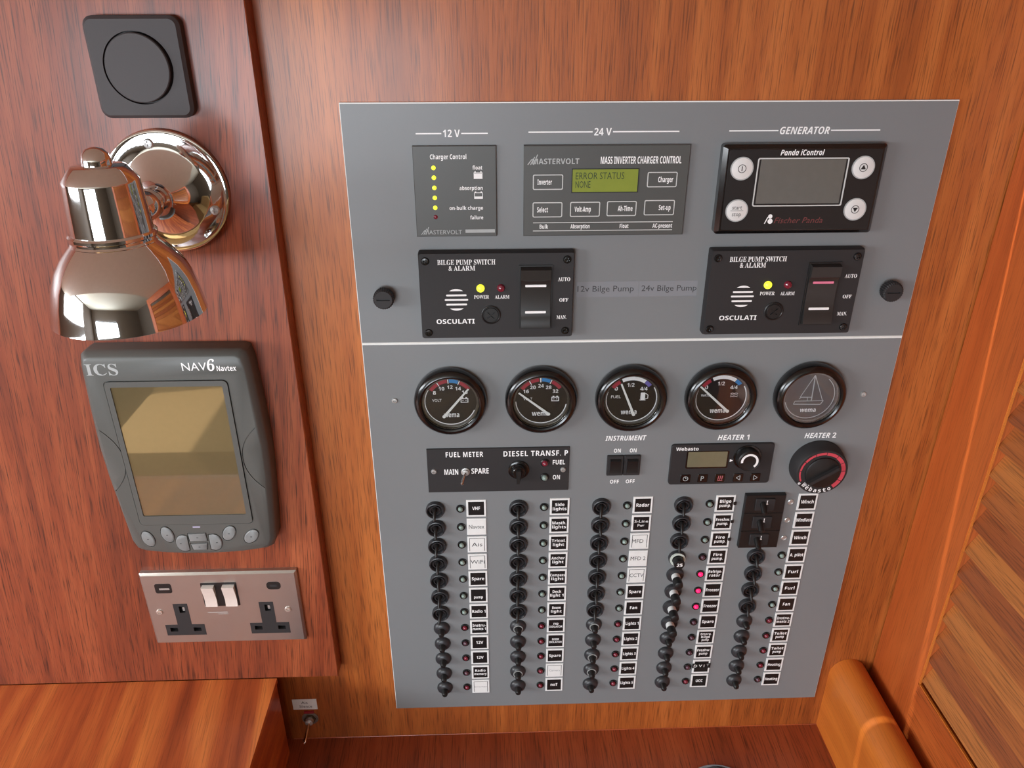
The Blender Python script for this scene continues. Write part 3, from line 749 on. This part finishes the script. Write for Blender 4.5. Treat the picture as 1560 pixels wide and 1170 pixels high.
B().arc(ku, kv, 6.0, 8.0, -50, 190, 10.2, 10.4, 20).build('knob_mark', WHITE, kb)
for k, u in enumerate((166.0, 182.0, 198.0, 215.0, 231.0)):
    c0 = u - 197.5; cv = -58.2 + 43.6
    kb = B().slab(c0 - 4.6, c0 + 4.6, cv - 4.4, cv + 4.4, 2.5, 3.2, r=0.8, ch=0.3, n=2).build('key', BLACKG, t)
    b = B(); w0, w1 = 3.2, 3.3
    if k == 0: b.frame(circ(c0, cv, 2.5, 18), circ(c0, cv, 1.9, 18), w0, w1); b.line((c0, cv), (c0, cv + 1.8), 0.5, w0, w1); b.line((c0, cv), (c0 + 1.2, cv), 0.5, w0, w1)
    elif k == 1: b.line((c0 - 1.5, cv - 2.6), (c0 - 1.5, cv + 2.6), 0.7, w0, w1); b.arc(c0 - 0.6, cv + 1.1, 0.9, 1.6, 90, -90, w0, w1); b.line((c0 - 1.5, cv + 2.4), (c0 - 0.5, cv + 2.4), 0.6, w0, w1); b.line((c0 - 1.5, cv - 0.2), (c0 - 0.5, cv - 0.2), 0.6, w0, w1)
    elif k == 2:
        for x in (-1.8, 0, 1.8): b.line((c0 + x, cv - 1.6), (c0 + x + 0.5, cv + 2.6), 0.6, w0, w1)
        b.line((c0 - 2.2, cv - 2.6), (c0 + 2.4, cv - 2.6), 0.6, w0, w1)
    else:
        sg = -1 if k == 3 else 1
        A, Bb, Cc = (c0 + 1.8 * sg, cv), (c0 - 1.6 * sg, cv + 2.4), (c0 - 1.6 * sg, cv - 2.4)
        b.line(A, Bb, 0.55, w0, w1); b.line(Bb, Cc, 0.55, w0, w1); b.line(Cc, A, 0.55, w0, w1)
    b.build('symbol', GREYP if k != 2 else PALERED, kb)

t = thing('heater_dial', 'large round black heater dial with a red heat scale', 'knob', 287.0, -46.5, 3.0)
B().lathe([(25.2, 0), (25.0, 5), (23.6, 13.6), (22.8, 14.6), (21.0, 14.8)], n=44).build('body', BLACKM, t)
for a0, a1, r0 in ((206, 176, 19.6), (174, 148, 19.4), (146, 116, 19.0), (114, 88, 18.6), (86, 56, 18.0), (54, 30, 17.6), (28, 4, 17.4), (2, -26, 17.2), (-28, -52, 17.2)):
    B().arc(0, 0, r0, 21.0, a0, a1, 14.8, 14.95).build('scale_band', HEATRED, t)
kb = B(); kb.lathe([(16.0, 14.7), (15.6, 16.0), (14.8, 16.4)], n=36); kb.build('knob', BLACK, t)
bar = [(-14, -9.4), (-11, -11.2), (13.6, 5.4), (12.4, 8.2)]
B().loft([(bar, 16.2), (bar, 19.0), ([(a * 0.96, b_ * 0.96) for a, b_ in bar], 19.8)]).build('grip_bar', BLACKM, t)
B().line((-11.5, -12.6), (-7.0, -10.6), 0.8, 16.4, 16.5).build('pointer_mark', WHITE, t)
for k, ch in enumerate('Webasto'):
    a = math.radians(-138 + 12.6 * k); hw = 2.0 if ch == 'W' else 1.4
    me = text_mesh(ch, -hw, hw, 0, 4.2, 'bold'); me.materials.append(WHITE)
    l = place('lettering', me, t, (21.6 * math.cos(a), 21.6 * math.sin(a), 14.85)); l.rotation_euler.y = -(a + PI / 2)
B().frame(circ(-19.4, -11.4, 1.2, 12), circ(-19.4, -11.4, 0.5, 12), 14.8, 14.95).build('zero_mark', WHITE, t)

# ------------------------------------------------------------------ breakers, lamps and legend plates
LG = [['VHF', '*Navtex', '*Ais', '*WiFi', 'Spare', '\npump', 'Radio 1', 'Instru-\nments 1', '12V', '12V', 'Radio\nmemory', '~Inverter'],
      ['Side\nlights', 'Masth.\nlights', 'Tricol.\nlight', 'Anchor\nlight', 'Compass\nlight', 'Deck\nlight 1', 'Boom\nlight', 'FWD\nISOLATOR', 'ROOM\nISOLATOR', 'Spare', '~Camera', 'noT'],
      ['Radar', 'S-Line\nPwr', '*MFD 1', '*MFD 2', '*CCTV', 'Spare', 'Fan', 'Lights 1', 'Lights 2', 'Lights 3', 'Lights 4', 'Lights 5'],
      ['Bilge\npump.', 'Freshw.\npump.', 'Fire\npump.', 'Fire\npump.', 'Refrige-\nrator', 'Freezer', 'Freezer', 'Spare', 'Emerg.\nbilge\npump', 'Freshw.\npump', '#DVIT', 'UCC'],
      ['Winch', 'Windlass', 'Winch', 'A. pilot', 'Furl', 'Furl', 'Fan', 'Instru-\nments 2', 'Toilet\npump', 'Toilet\npump', 'Heating', 'Heating']]
LEDS = ['ggggggg' + 'rdrdr', 'ggggggg' + 'rrrrr', 'ggggggg' + 'rrrrr', 'ggg' + 'dLLLdddddr', 'sss' + 'gggg' + 'rrrrd']
LEDS[3] = 'gggdLLLddddr'
RING_TYPE = {(1, 7), (1, 10), (2, 7), (2, 9), (2, 10)}
def clean(s):
    s = s.strip('*~#').replace('-\n', '').replace('\n', ' ').replace('.', '').strip()
    for k, v in zip('12345', ('one', 'two', 'three', 'four', 'five')):
        if s.endswith(' ' + k): s = s[:-1] + v
    return s
NAMES = {}
flat = [(clean(x), c, r) for c, col in enumerate(LG) for r, x in enumerate(col)]
for nm, c, r in flat:
    if sum(1 for x in flat if x[0] == nm) == 1: NAMES[c, r] = nm
    else: NAMES[c, r] = nm + (' (under %s)' % clean(LG[c][r - 1]) if r else ' (above %s)' % clean(LG[c][r + 1]))
ZR = lambda r: -88.5 - 21.01 * r

def mk_mesh(b, m):
    me = b.mesh('piece'); me.materials.append(m); return me
ME = {}
ME['nut'] = mk_mesh(B().loft([(circ(0, 0, 8.6, 24), 0), (circ(0, 0, 8.8, 24), 3.4), (circ(0, 0, 8.3, 24), 4.6), (circ(0, 0, 7.5, 24), 4.9), (circ(0, 0, 6.9, 24), 4.2), (circ(0, 0, 6.4, 24), 1.2)], True, False), RUBBER)
ME['cup'] = mk_mesh(B().lathe([(6.45, 0.6), (6.45, 1.4), (4.2, 1.2), (0.1, 1.2)], n=20), BLACK)
ME['lip'] = mk_mesh(B().frame(circ(0, 0, 4.9, 24), circ(0, 0, 4.2, 24), 1.2, 3.2), RUBBER)
ME['lever'] = mk_mesh(B().tube([(0.2, 1.2, 1.8), (-0.2, 0.4, 5.0), (-0.6, -1.8, 8.2), (-0.9, -4.6, 10.4), (-1.0, -6.0, 11.0), (-1.0, -6.6, 11.1)], [2.0, 1.8, 1.5, 1.4, 1.1, 0.5], 12), BLACK)
ME['base'] = mk_mesh(B().lathe([(8.2, 0), (8.3, 1.2), (7.9, 2.6), (6.4, 4.2), (4.2, 5.0), (0.1, 5.2)], n=24), RUBBER)
ME['plunger'] = mk_mesh(B().tube([(0, 0, 4.2), (0.1, -0.4, 7.5), (0.2, -0.8, 10.0), (0.2, -1.0, 11.2), (0.2, -1.0, 11.6)], [3.6, 3.1, 3.0, 2.3, 0.8], 14), BLACK)
ME['collar'] = mk_mesh(B().frame(circ(0, 0, 5.0, 24), circ(0, 0, 4.0, 24), 4.3, 5.3), mat('pale_grey_collar', (150, 152, 150), 0.4))
ME['pull_base'] = mk_mesh(B().lathe([(8.6, 0), (8.6, 2.2), (8.0, 3.4), (5.0, 3.8), (0.1, 3.8)], n=24), RUBBER)
ME['pull_band'] = mk_mesh(B().lathe([(4.3, 3.8), (4.3, 9.6)], n=20), PLATEW)
ME['pull_cap'] = mk_mesh(B().lathe([(4.5, 9.6), (4.6, 16.5), (4.1, 18.2), (3.0, 18.8), (0.1, 18.8)], n=20), BLACK)
ME['short_cap'] = mk_mesh(B().lathe([(5.2, 6.0), (5.4, 11.0), (4.8, 12.4), (0.1, 12.6)], n=22), BLACK)
ME['pull_ring'] = mk_mesh(B().frame(circ(0, 0, 7.6, 28), circ(0, 0, 5.6, 28), 2.6, 4.6), mat('pale_green_ring', (206, 214, 204), 0.35))
ME['led_bezel'] = mk_mesh(B().lathe([(4.2, 0), (4.2, 1.0), (3.7, 1.9), (2.7, 1.7), (2.4, 0.4)], n=20, cap1=False), BLACKG)
for k, m in (('g', LEDG_OFF), ('r', LEDR_OFF), ('d', LEDD_OFF), ('L', LEDR_ON)):
    ME['lens_' + k] = mk_mesh(B().lathe([(2.45, 0.3), (2.45, 1.6), (2.1, 2.7), (1.2, 3.4), (0.1, 3.6)], n=18), m)
ME['plate_frame'] = mk_mesh(B().slab(-9.2, 9.2, -9.4, 9.4, 0, 0.9, ch=0.2), PLATEW)
ME['plate_face'] = mk_mesh(B().slab(-7.4, 7.4, -7.5, 7.5, 0.85, 1.0), PLATEB)
ME['paper'] = mk_mesh(B().slab(-6.9, 6.9, -9.0, 7.2, 0.9, 1.1), PAPER)
ME['paper_full'] = mk_mesh(B().slab(-8.6, 8.6, -9.2, 8.0, 0.9, 1.1), PAPER)

for c in range(5):
    for r in range(12):
        z = ZR(r); ux = -27.6 + 78.35 * c; key = NAMES[c, r]; led = LEDS[c][r]; raw = LG[c][r]
        # legend plate
        white = raw[0] in '*~'
        lab = ('white paper legend plate reading ' if raw[0] == '*' else 'white paper legend plate with faint writing ' if raw[0] == '~' else 'black legend plate taped over, reading ' if raw[0] == '#' else 'black and white legend plate reading ') + (key if raw[0] != '~' else 'below the %s plate' % clean(LG[c][r - 1]))
        t = thing('legend_plate', lab, 'label', ux, z, 3.0, 'breaker legend plates')
        place('plate_frame', ME['plate_frame'], t); place('plate_face', ME['plate_face'], t)
        if white: place('paper', ME['paper_full' if 'Navtex' in raw or 'MFD 2' in raw else 'paper'], t)
        if raw[0] == '#':
            B().slab(-9.6, 9.6, -1.6, 4.8, 0.9, 1.5).build('embossed_tape', PLATEB, t)
            T(t, 'DVI', -8.2, 3.0, -0.2, 3.6, w=1.5, spacing=1.5); T(t, 'T', 5.2, 8.2, 1.0, 3.2, GREYP, w=1.5)
        else:
            lines = raw.strip('*~#').split('\n'); n = len(lines)
            m = WHITE if not white else (FAINT if raw[0] == '~' else DARKP)
            hh = (3.7 if n == 1 else 3.3) if n < 3 else 2.8
            if n == 1 and raw[0] == '*': hh = 4.6
            if 'ISOL' in raw: hh = 2.6
            if raw[0] == '~': hh = 2.6
            step = hh * 1.36 + 0.3
            for k, ln in enumerate(lines):
                if not ln: continue
                nat = len(ln) * hh * (0.66 if not white else 0.74)
                wd = min(13.4 if not (raw[0] == '*') else 14.6, nat)
                if 'Windl' in raw or 'Compass' in raw: wd = min(14.6, nat + 1.2)
                T(t, ln, -wd / 2, wd / 2, ((n - 1) / 2 - k) * step - hh / 2 + 0.3, hh, m, w=1.0 if not white else 1.1, style='bold' if not white and 'S-L' not in raw and 'Pwr' not in raw else 'plain')
        # small black clips on the first three plates of the pump column
        if c == 3 and r < 3: B().slab(7.6, 10.4, -1.2, 1.8, 0.9, 1.9, r=0.5, n=2).build('clip', BLACK, t)
        # indicator lamp
        if led == 's':
            t = thing('indicator_lamp', 'small clear indicator bead beside the %s legend plate' % key, 'light', 270.2 - 0.3, z, 3.0, 'clear indicator beads')
            B().lathe([(3.0, 0), (2.9, 0.7), (2.2, 1.1), (1.4, 0.7), (0.1, 0.9)], n=18).build('bead', STEEL, t)
        else:
            desc = {'g': 'pale green unlit', 'r': 'red unlit', 'd': 'dark plum unlit', 'L': 'glowing pink-red'}[led]
            t = thing('indicator_lamp', '%s indicator lamp beside the %s legend plate' % (desc, key), 'light', ux - 14.6, z, 3.0, 'breaker indicator lamps')
            place('lamp_bezel', ME['led_bezel'], t); place('lens', ME['lens_' + led], t)
        # breaker
        bu = -65.8 + 77.75 * c
        if led == 's': continue
        if led == 'g':
            t = thing('toggle_switch', 'black hooded toggle switch in line with the %s legend plate' % key, 'switch', bu, z, 3.0, 'toggle switches with green lamps')
            place('nut', ME['nut'], t); place('cup', ME['cup'], t); place('lip', ME['lip'], t)
            lv = place('lever', ME['lever'], t); lv.rotation_euler.y = random.uniform(-0.12, 0.12)
        elif c == 3 and 3 <= r <= 7:
            t = thing('pulled_breaker', 'black breaker button pulled out beside the %s plate' % key, 'button', bu, z, 3.0, 'pulled-out breaker buttons')
            place('base', ME['pull_base'], t)
            if r == 3: place('ring', ME['pull_ring'], t)
            else: place('white_band', ME['pull_band'], t)
            cp = place('cap', ME['pull_cap' if r > 3 else 'short_cap'], t)
            if r == 3:
                place('stem', ME['pull_band'], t).data = mk_mesh(B().lathe([(4.4, 3.8), (4.4, 6.2)], n=20), BLACK)
                T(cp, '25', -2.8, 2.8, -1.8, 3.8, w=12.62, style='bold')
        else:
            t = thing('push_breaker', 'black domed push button in line with the %s plate' % key, 'button', bu, z, 3.0, 'push breaker buttons')
            place('base', ME['base'], t)
            pl = place('plunger', ME['plunger'], t); pl.rotation_euler.y = random.uniform(-0.2, 0.2)
            if (c, r) in RING_TYPE: place('collar', ME['collar'], t)

# three-pole lever breakers in one black block
for k in range(3):
    vt = -77.2 - 20.45 * k; nm = NAMES[4, k]
    t = thing('lever_breaker', 'square black lever breaker in a joined stack beside the %s plate' % nm, 'switch', 243.9, vt - 10.2, 3.0, 'joined lever breakers')
    B().slab(-18.9, 18.9, -10.1, 10.2, 0, 5.0, ch=0.5).build('housing', BLACK, t)
    B().slab(-9.5, 9.0, -6.4, 6.8, 4.8, 6.2, r=1.0, ch=0.4, n=2).build('lever_guard', BLACKM, t)
    B().tube([(-2.5, 1.5, 5.0), (-2.8, -0.6, 10), (-3.0, -3.6, 14.5), (-3.0, -4.6, 15.2)], [3.0, 2.8, 2.6, 1.2], 10).build('lever', BLACK, t)
    T(t, 'I', 0.6, 1.8, 1.4, 3.6, WHITE, w=6.25, style='bold'); 
    B().slab(0.2, 2.2, 0.6, 1.4, 6.2, 6.3).build('mark', WHITE, t)

# ------------------------------------------------------------------ round dimmer switch (black square plate)
t = thing('dimmer_switch', 'matt black square switch plate with a round rocker above the chrome lamp', 'switch', -248.0, 296.0, 18.0)
DIMB = mat('dimmer_black', (62, 57, 58), 0.6, vary=0.06, bump=0.06, vscale=700)
carved('plate', B().slab(-32.0, 32.0, -32.5, 32.5, 0, 9.0, r=7.0, ch=2.2, n=6), B().lathe([(23.3, 4.0), (23.3, 14)], n=48), DIMB, t)
b = B()
lay = []
for r_, w_ in ((22.4, 4.2), (22.2, 9.4), (21.6, 10.0)):
    lay.append(([(x, y) for x, y in circ(0, 0, r_, 48)], w_))
dk = b.loft(lay).build('round_rocker', DIMB, t)
dk.rotation_euler.z = -0.06
B().frame(circ(0, 0, 23.25, 48), circ(0, 0, 21.0, 48), 3.9, 4.1).build('gap_ring', DIMB, t)

# ------------------------------------------------------------------ chrome reading lamp
t = thing('wall_lamp', 'chrome swivel wall lamp with a bell shade below the black square switch', 'lamp', -247.5, 211.0, 18.0)
B().lathe([(44.4, 0), (44.8, 2.0), (44.2, 3.6), (42.6, 4.2), (40.4, 4.0), (31.0, 4.2), (29.6, 4.8), (26, 6.0), (18, 10.5), (10, 17), (7.4, 22), (7.0, 27), (6.2, 28)], n=64).build('base', CHROME, t)
for a in (100, -22, -142):
    u, v = 35.4 * math.cos(math.radians(a)), 35.4 * math.sin(math.radians(a))
    sc = carved('screw', B().lathe([(3.6, 3.8), (3.6, 4.6), (2.8, 5.6), (1.0, 5.9)], u, v, 18), cross(B(), 1.9, 0.8, 5.0, 9, u, v), STEEL, t)
    cross(B(), 1.9, 0.8, 4.9, 5.02, u, v).build('slot', STEEL, sc)
B().lathe([(5.0, 26), (6.0, 30), (9.2, 34), (10.8, 40), (10.4, 46), (8.0, 51), (5.0, 54), (4.2, 60), (4.2, 82)], n=28).build('swivel_joint', CHROME, t)
# shade: turned on a near-vertical axis standing clear of the wall
ax = 102.0
def vlathe(prof, n=56, name='x', m=CHROME, cap0=True, cap1=True, tilt=0.0, parent=None):
    """profile (radius, height): turned about a vertical axis at w = ax"""
    vs = []; fs = []
    for r, h in prof:
        for i in range(n):
            a = 2 * PI * i / n; vs.append((max(r, 0.05) * math.cos(a), h, max(r, 0.05) * math.sin(a)))
    K = len(prof)
    for k in range(K - 1):
        for i in range(n):
            j = (i + 1) % n; fs.append([k * n + i, k * n + j, (k + 1) * n + j, (k + 1) * n + i])
    if cap0: fs.append(list(range(n)))
    if cap1: fs.append([(K - 1) * n + i for i in range(n)])
    return B().add(vs, fs).build(name, m, parent or t, (0, 0, ax))
shade = vlathe([(25.0, -8), (27.5, -10.5), (32.5, -16), (37.5, -23), (41.4, -31.5), (44.2, -41), (45.8, -49), (46.6, -54), (47.0, -55.6), (46.2, -56), (45.4, -53), (43.4, -42), (40.2, -31), (34, -20), (25, -12)], name='shade', cap0=False, cap1=False)
vlathe([(24.6, -1.5), (25.8, -2.6), (25.8, -4.4), (24.6, -5.4), (24.6, -6.8), (25.6, -8), (25.0, -9.6), (21, -9.6)], name='neck_ring')
vlathe([(24.0, -3), (23.2, 12), (22.0, 28), (21.8, 30.0), (15.8, 37.6), (14.2, 38.2), (6, 38.4)], name='lamp_holder')
vlathe([(8.6, 37.4), (8.4, 41), (7.4, 44.8), (5.0, 47.4), (2.0, 48.4), (0.1, 48.6)], n=28, name='top_knob')
vlathe([(0.1, -46), (10, -45), (15, -40), (16, -33), (12, -24), (11, -14)], n=24, name='bulb', m=PLATEW)
for c_ in t.children:
    if c_.name.split('.')[0] in ('shade', 'neck_ring', 'lamp_holder', 'top_knob', 'bulb'):
        c_.location.x += 0.002

# ------------------------------------------------------------------ weather message receiver
t = thing('message_receiver', 'grey weather message receiver with an olive screen and small oval buttons', 'screen', -270.0, -6.0, 18.0)
def nav_outline(k, dz=0.0):
    o = []
    pts = [(-60.5, -95.5), (-54, -98.8), (-36, -101.5), (-18, -102.8), (0, -103.2), (18, -102.8), (36, -101.5), (54, -98.8), (60.5, -95.5), (63.5, -88), (66.0, -55), (68.6, -20), (69.6, 10), (68.6, 45), (66.5, 85), (64.5, 94.5), (60, 97.0),
           (-60, 97.0), (-64.5, 94.5), (-66.5, 85), (-68.6, 45), (-69.6, 10), (-68.6, -20), (-66.0, -55), (-63.5, -88)]
    return [(u * (1 - k / 68.0), v * (1 - k / 100.0)) for u, v in pts]
NW = 21.8
B().frame(rr(-49.5, 47.5, -67.0, 72.2, 4), rr(-45.2, 43.2, -57.6, 67.4, 1.2), NW - 0.6, NW + 0.9).build('screen_bezel', NAVGREY, t)
B().slab(-45.6, 43.6, -58.2, 67.8, NW - 1, NW + 0.15).build('screen', NAVSCR, t)
GROOVES = B(); DEEP = NW - 1.0
GROOVES.frame(rr(-50.3, 48.3, -67.8, 73.0, 4.4), rr(-49.5, 47.5, -67.0, 72.2, 4), DEEP, NW + 2)
B().frame(rr(-50.3, 48.3, -67.8, 73.0, 4.4), rr(-49.5, 47.5, -67.0, 72.2, 4), DEEP - 0.1, DEEP + 0.02).build('groove', NAVGREY, t)
def ell(cu, cv, a, b_, ang, n=20):
    ca, sa = math.cos(ang), math.sin(ang)
    return [(cu + a * math.cos(q_) * ca - b_ * math.sin(q_) * sa, cv + a * math.cos(q_) * sa + b_ * math.sin(q_) * ca) for q_ in (2 * PI * i / n for i in range(n))]
def navbtn(o, sym=True):
    cu = sum(p[0] for p in o) / len(o); cv = sum(p[1] for p in o) / len(o)
    def sc(k): return [(cu + (u - cu) * k, cv + (v - cv) * k) for u, v in o]
    GROOVES.loft([(sc(1.12), DEEP), (sc(1.12), NW + 2)])
    bt = B().loft([(sc(1), DEEP - 0.2), (sc(1), NW + 0.5), (sc(0.86), NW + 1.1)]).build('button', NAVBTN, t)
    B().frame(sc(1.12), sc(0.98), DEEP - 0.1, DEEP + 0.02).build('button_groove', NAVGREY, bt)
    B().line((cu - 0.8, cv), (cu + 0.8, cv), 0.8, NW + 1.1, NW + 1.15).build('symbol', DARKP, bt)
for u, v, a in ((-316.3, -88.2, 0.25), (-298.8, -84.0, 0.2), (-245.0, -83.8, -0.5), (-226.1, -87.7, -0.7)):
    navbtn(ell(u + 270, v + 6, 5.2, 8.2, a))
def half(cu, cv, sg):
    o = [(cu - 5.0 * sg, cv - 7.6), (cu - 5.0 * sg, cv + 7.6)]
    for i in range(9):
        a = PI / 2 - PI * i / 8; o.append((cu + sg * (-1.0 + 6.6 * math.cos(a)), cv + 8.6 * math.sin(a)))
    return o
navbtn(half(-287.5 + 270, -93.6 + 6, -1)); navbtn(half(-258.3 + 270, -93.2 + 6, 1))
navbtn([(-280.5 + 270, -91.6 + 6), (-265.4 + 270, -91.4 + 6), (-265.8 + 270, -83.4 + 6), (-280.8 + 270, -83.6 + 6)])
navbtn([(-279.0 + 270, -101.0 + 6), (-267.2 + 270, -101.0 + 6), (-265.8 + 270, -94.2 + 6), (-280.2 + 270, -94.4 + 6)])
B().slab(-275.6 + 270, -269.0 + 270, -77.2 + 6, -75.8 + 6, NW, NW + 0.2, r=0.5, n=2).build('status_mark', mat('lilac_mark', (176, 170, 196), 0.4), t)
T(t, 'ICS', -331.0 + 270, -306.0 + 270, 72.0 + 6, 10.0, GREYP, w=NW, style='serif')
T(t, 'NAV', -255.8 + 270, -236.5 + 270, 75.0 + 6, 7.0, WHITE, w=NW); T(t, '6', -236.0 + 270, -229.8 + 270, 74.6 + 6, 10.0, WHITE, w=NW, style='serif', shear=0.15)
T(t, 'Navtex', -228.8 + 270, -213.6 + 270, 74.4 + 6, 4.4, WHITE, w=NW, style='bold')
for sg in (-1, 1):
    mid = [(sg * (49.0 + 14.0 * (abs(i) / 8) ** 2.2), -1.5 + 3.7 * i) for i in range(-8, 9)]
    o = [(u - 0.4, v) for u, v in mid] + [(u + 0.4, v) for u, v in mid[::-1]]
    GROOVES.loft([(o, DEEP), (o, NW + 2)])
    B().loft([(o, DEEP - 0.1), (o, DEEP + 0.02)]).build('side_seam', NAVGREY, t)
carved('case', B().loft([(nav_outline(0), 0), (nav_outline(0), 13), (nav_outline(0.4), 16.5), (nav_outline(3.4), 21.0), (nav_outline(4.6), 21.8)]), GROOVES, NAVGREY, t)

# ------------------------------------------------------------------ double mains socket
t = thing('mains_socket', 'satin steel double mains socket with two white rocker switches', 'socket', -270.5, -184.8, 18.0)
def sk(u, v): return u + 270.5, v + 184.8
FACE_CUT = B()
for c0 in (-311.6, -230.4):
    cu, cv = sk(c0, 0); 
    T_o = [(-18.8, -32.2), (18.8, -32.2), (18.8, -18.8), (6.8, -18.8), (6.8, 7.2), (-6.8, 7.2), (-6.8, -18.8), (-18.8, -18.8)]
    T_o = [(cu + a, b_) for a, b_ in T_o]
    FACE_CUT.loft([(T_o, 1.0), (T_o, 9.0)])
    PINS = B().slab(cu - 1.8, cu + 3.6, -4.0, 4.0, 1.8, 9, r=0.6, n=2)
    for s_ in (-1, 1): PINS.slab(cu + s_ * 11.2 - 3.6, cu + s_ * 11.2 + 3.6, -27.4, -22.6, 1.8, 9, r=0.4, n=2)
    ins = carved('socket_insert', B().loft([(T_o, 0.9), (T_o, 6.2)]), PINS, BLACKM, t)
    B().slab(cu - 1.8, cu + 3.6, -4.0, 4.0, 1.7, 1.82, r=0.6, n=2).build('pin_slot', BLACKM, ins)
    B().slab(cu + 0.4, cu + 2.4, -3.4, 1.0, 1.8, 4.0).build('pin_contact', STEEL, ins)
    for s_ in (-1, 1): B().slab(cu + s_ * 11.2 - 3.6, cu + s_ * 11.2 + 3.6, -27.4, -22.6, 1.7, 1.82, r=0.4, n=2).build('pin_slot', BLACKM, ins)
carved('faceplate', B().slab(-73, 73, -43.4, 43.4, 0, 6.0, r=0.8, ch=2.0, n=2), FACE_CUT, BRUSHED, t)
u0, v1 = sk(-288.2, -152.8); u1, v0 = sk(-254.6, -181.0)
B().slab(u0, u1, v0, v1, 5.4, 6.3, r=1).build('switch_well', BLACK, t)
for c0 in (-281.0, -262.0):
    cu, _ = sk(c0, 0)
    b = B(); vv = [(v0 + 0.6, 6.2), (v0 + 0.8, 8.4), (v0 + 8, 7.6), (v0 + 14, 8.4), (v1 - 3.0, 10.8), (v1 - 2.4, 6.2)]; n = 6
    vs = [(u, v, w) for u in (cu - 5.6, cu + 5.6) for v, w in vv]
    b.add(vs, [[i, i + 1, n + i + 1, n + i] for i in range(n - 1)] + [list(range(n)), [n + i for i in range(n)][::-1], [0, n, 2 * n - 1, n - 1]])
    b.build('rocker', mat('pearl_rocker', (240, 232, 224), 0.25, metal=0.3), t)
a, b_ = sk(-331, -164); c_, d_ = sk(-315.6, -153)
us = B().slab(a, c_, b_, d_, 5.6, 6.3, r=2).build('usb_port', BLACK, t)
B().slab(a + 4, c_ - 2, b_ + 4.0, b_ + 6.0, 6.3, 6.5).build('contact', STEEL, us)
a, b_ = sk(-226.8, -162.2); c_, d_ = sk(-213.6, -153.4)
us = B().slab(a, c_, b_, d_, 5.6, 6.3, r=3.4).build('usb_port', BLACK, t)
B().slab(a + 3, c_ - 3, b_ + 3.0, d_ - 3, 6.3, 6.4, r=1).build('contact', BLACKM, us)
for u, v in ((-332.4, -187), (-210.4, -187.2)):
    uu, vv = sk(u, v); screw(t, uu, vv, 5.8, 3.2, mat('bright_screw', (226, 218, 210), 0.3, metal=0.7))
B().slab(-16.5, 2.5, -4.6, -4.1, 6.0, 6.05).build('engraved_line', SILVERP, t); B().slab(-7, 2.5, -6.6, -6.2, 6.0, 6.05).build('engraved_line', SILVERP, t)

# ------------------------------------------------------------------ silence toggle and its paper label
t = thing('paper_label', 'small white paper label stuck above the chrome toggle switch', 'label', -218.0, -343.4, 0.0)
B().slab(-13, 13, -7.6, 7.6, 0.02, 0.4).build('paper', PAPER, t)
T(t, 'Ais', -3.6, 3.2, 1.0, 3.8, DARKP, w=0.4); T(t, 'Silence', -6.2, 7.4, -4.8, 3.8, DARKP, w=0.4)
t = thing('toggle_switch', 'chrome toggle switch in the bulkhead below the small paper label', 'switch', -214.6, -364.5, 0.0)
B().lathe([(9.0, 0), (9.0, 0.8), (8.4, 1.0), (6.2, 1.0)], n=28).build('washer', mat('grey_washer', (140, 130, 120), 0.4, metal=0.6), t)
B().loft([(circ(0, 0, 6.2, 6), 1.0), (circ(0, 0, 6.2, 6), 3.0), (circ(0, 0, 5.6, 6), 3.3)]).build('nut', mat('dark_brass_nut', (96, 78, 60), 0.35, metal=0.8), t)
B().lathe([(4.4, 3.0), (4.2, 7.0), (3.0, 7.4)], n=18).build('bush', STEEL, t)
B().tube([(0, 0, 6.0), (-0.6, -2.0, 14), (-1.2, -4.6, 24), (-1.5, -5.6, 28), (-1.55, -5.9, 29)], [1.3, 1.5, 1.9, 1.9, 0.8], 12).build('lever', CHROME, t)
B().slab(-5.6, 5.2, 7.6, 11.2, 0.02, 1.1, r=0.8, n=2).build('red_tab', mat('red_tab', (150, 36, 44), 0.4), t)

# ------------------------------------------------------------------ flush chrome pull in the desk, only its far edge in view
t = thing('flush_pull', 'round chrome flush pull let into the desk top', 'handle', 218.5, -396.0, 88.5)
def hl(prof, n=48):
    vs = []; fs = []
    for r, h in prof:
        for i in range(n):
            a = 2 * PI * i / n; vs.append((r * math.cos(a), h, r * math.sin(a)))
    for k in range(len(prof) - 1):
        for i in range(n):
            j = (i + 1) % n; fs.append([k * n + i, k * n + j, (k + 1) * n + j, (k + 1) * n + i])
    fs.append(list(range(n))); fs.append([(len(prof) - 1) * n + i for i in range(n)])
    return B().add(vs, fs)
hl([(40, 0.1), (40, 1.2), (39, 2.2), (34, 2.6), (32, 1.6), (2, 1.4)]).build('rim', CHROME, t)
b = B(); b.tube([(26 * math.cos(a), 3.4, 26 * math.sin(a)) for a in (2 * PI * i / 32 for i in range(33))], 2.0, 8); b.build('ring', CHROME, t)
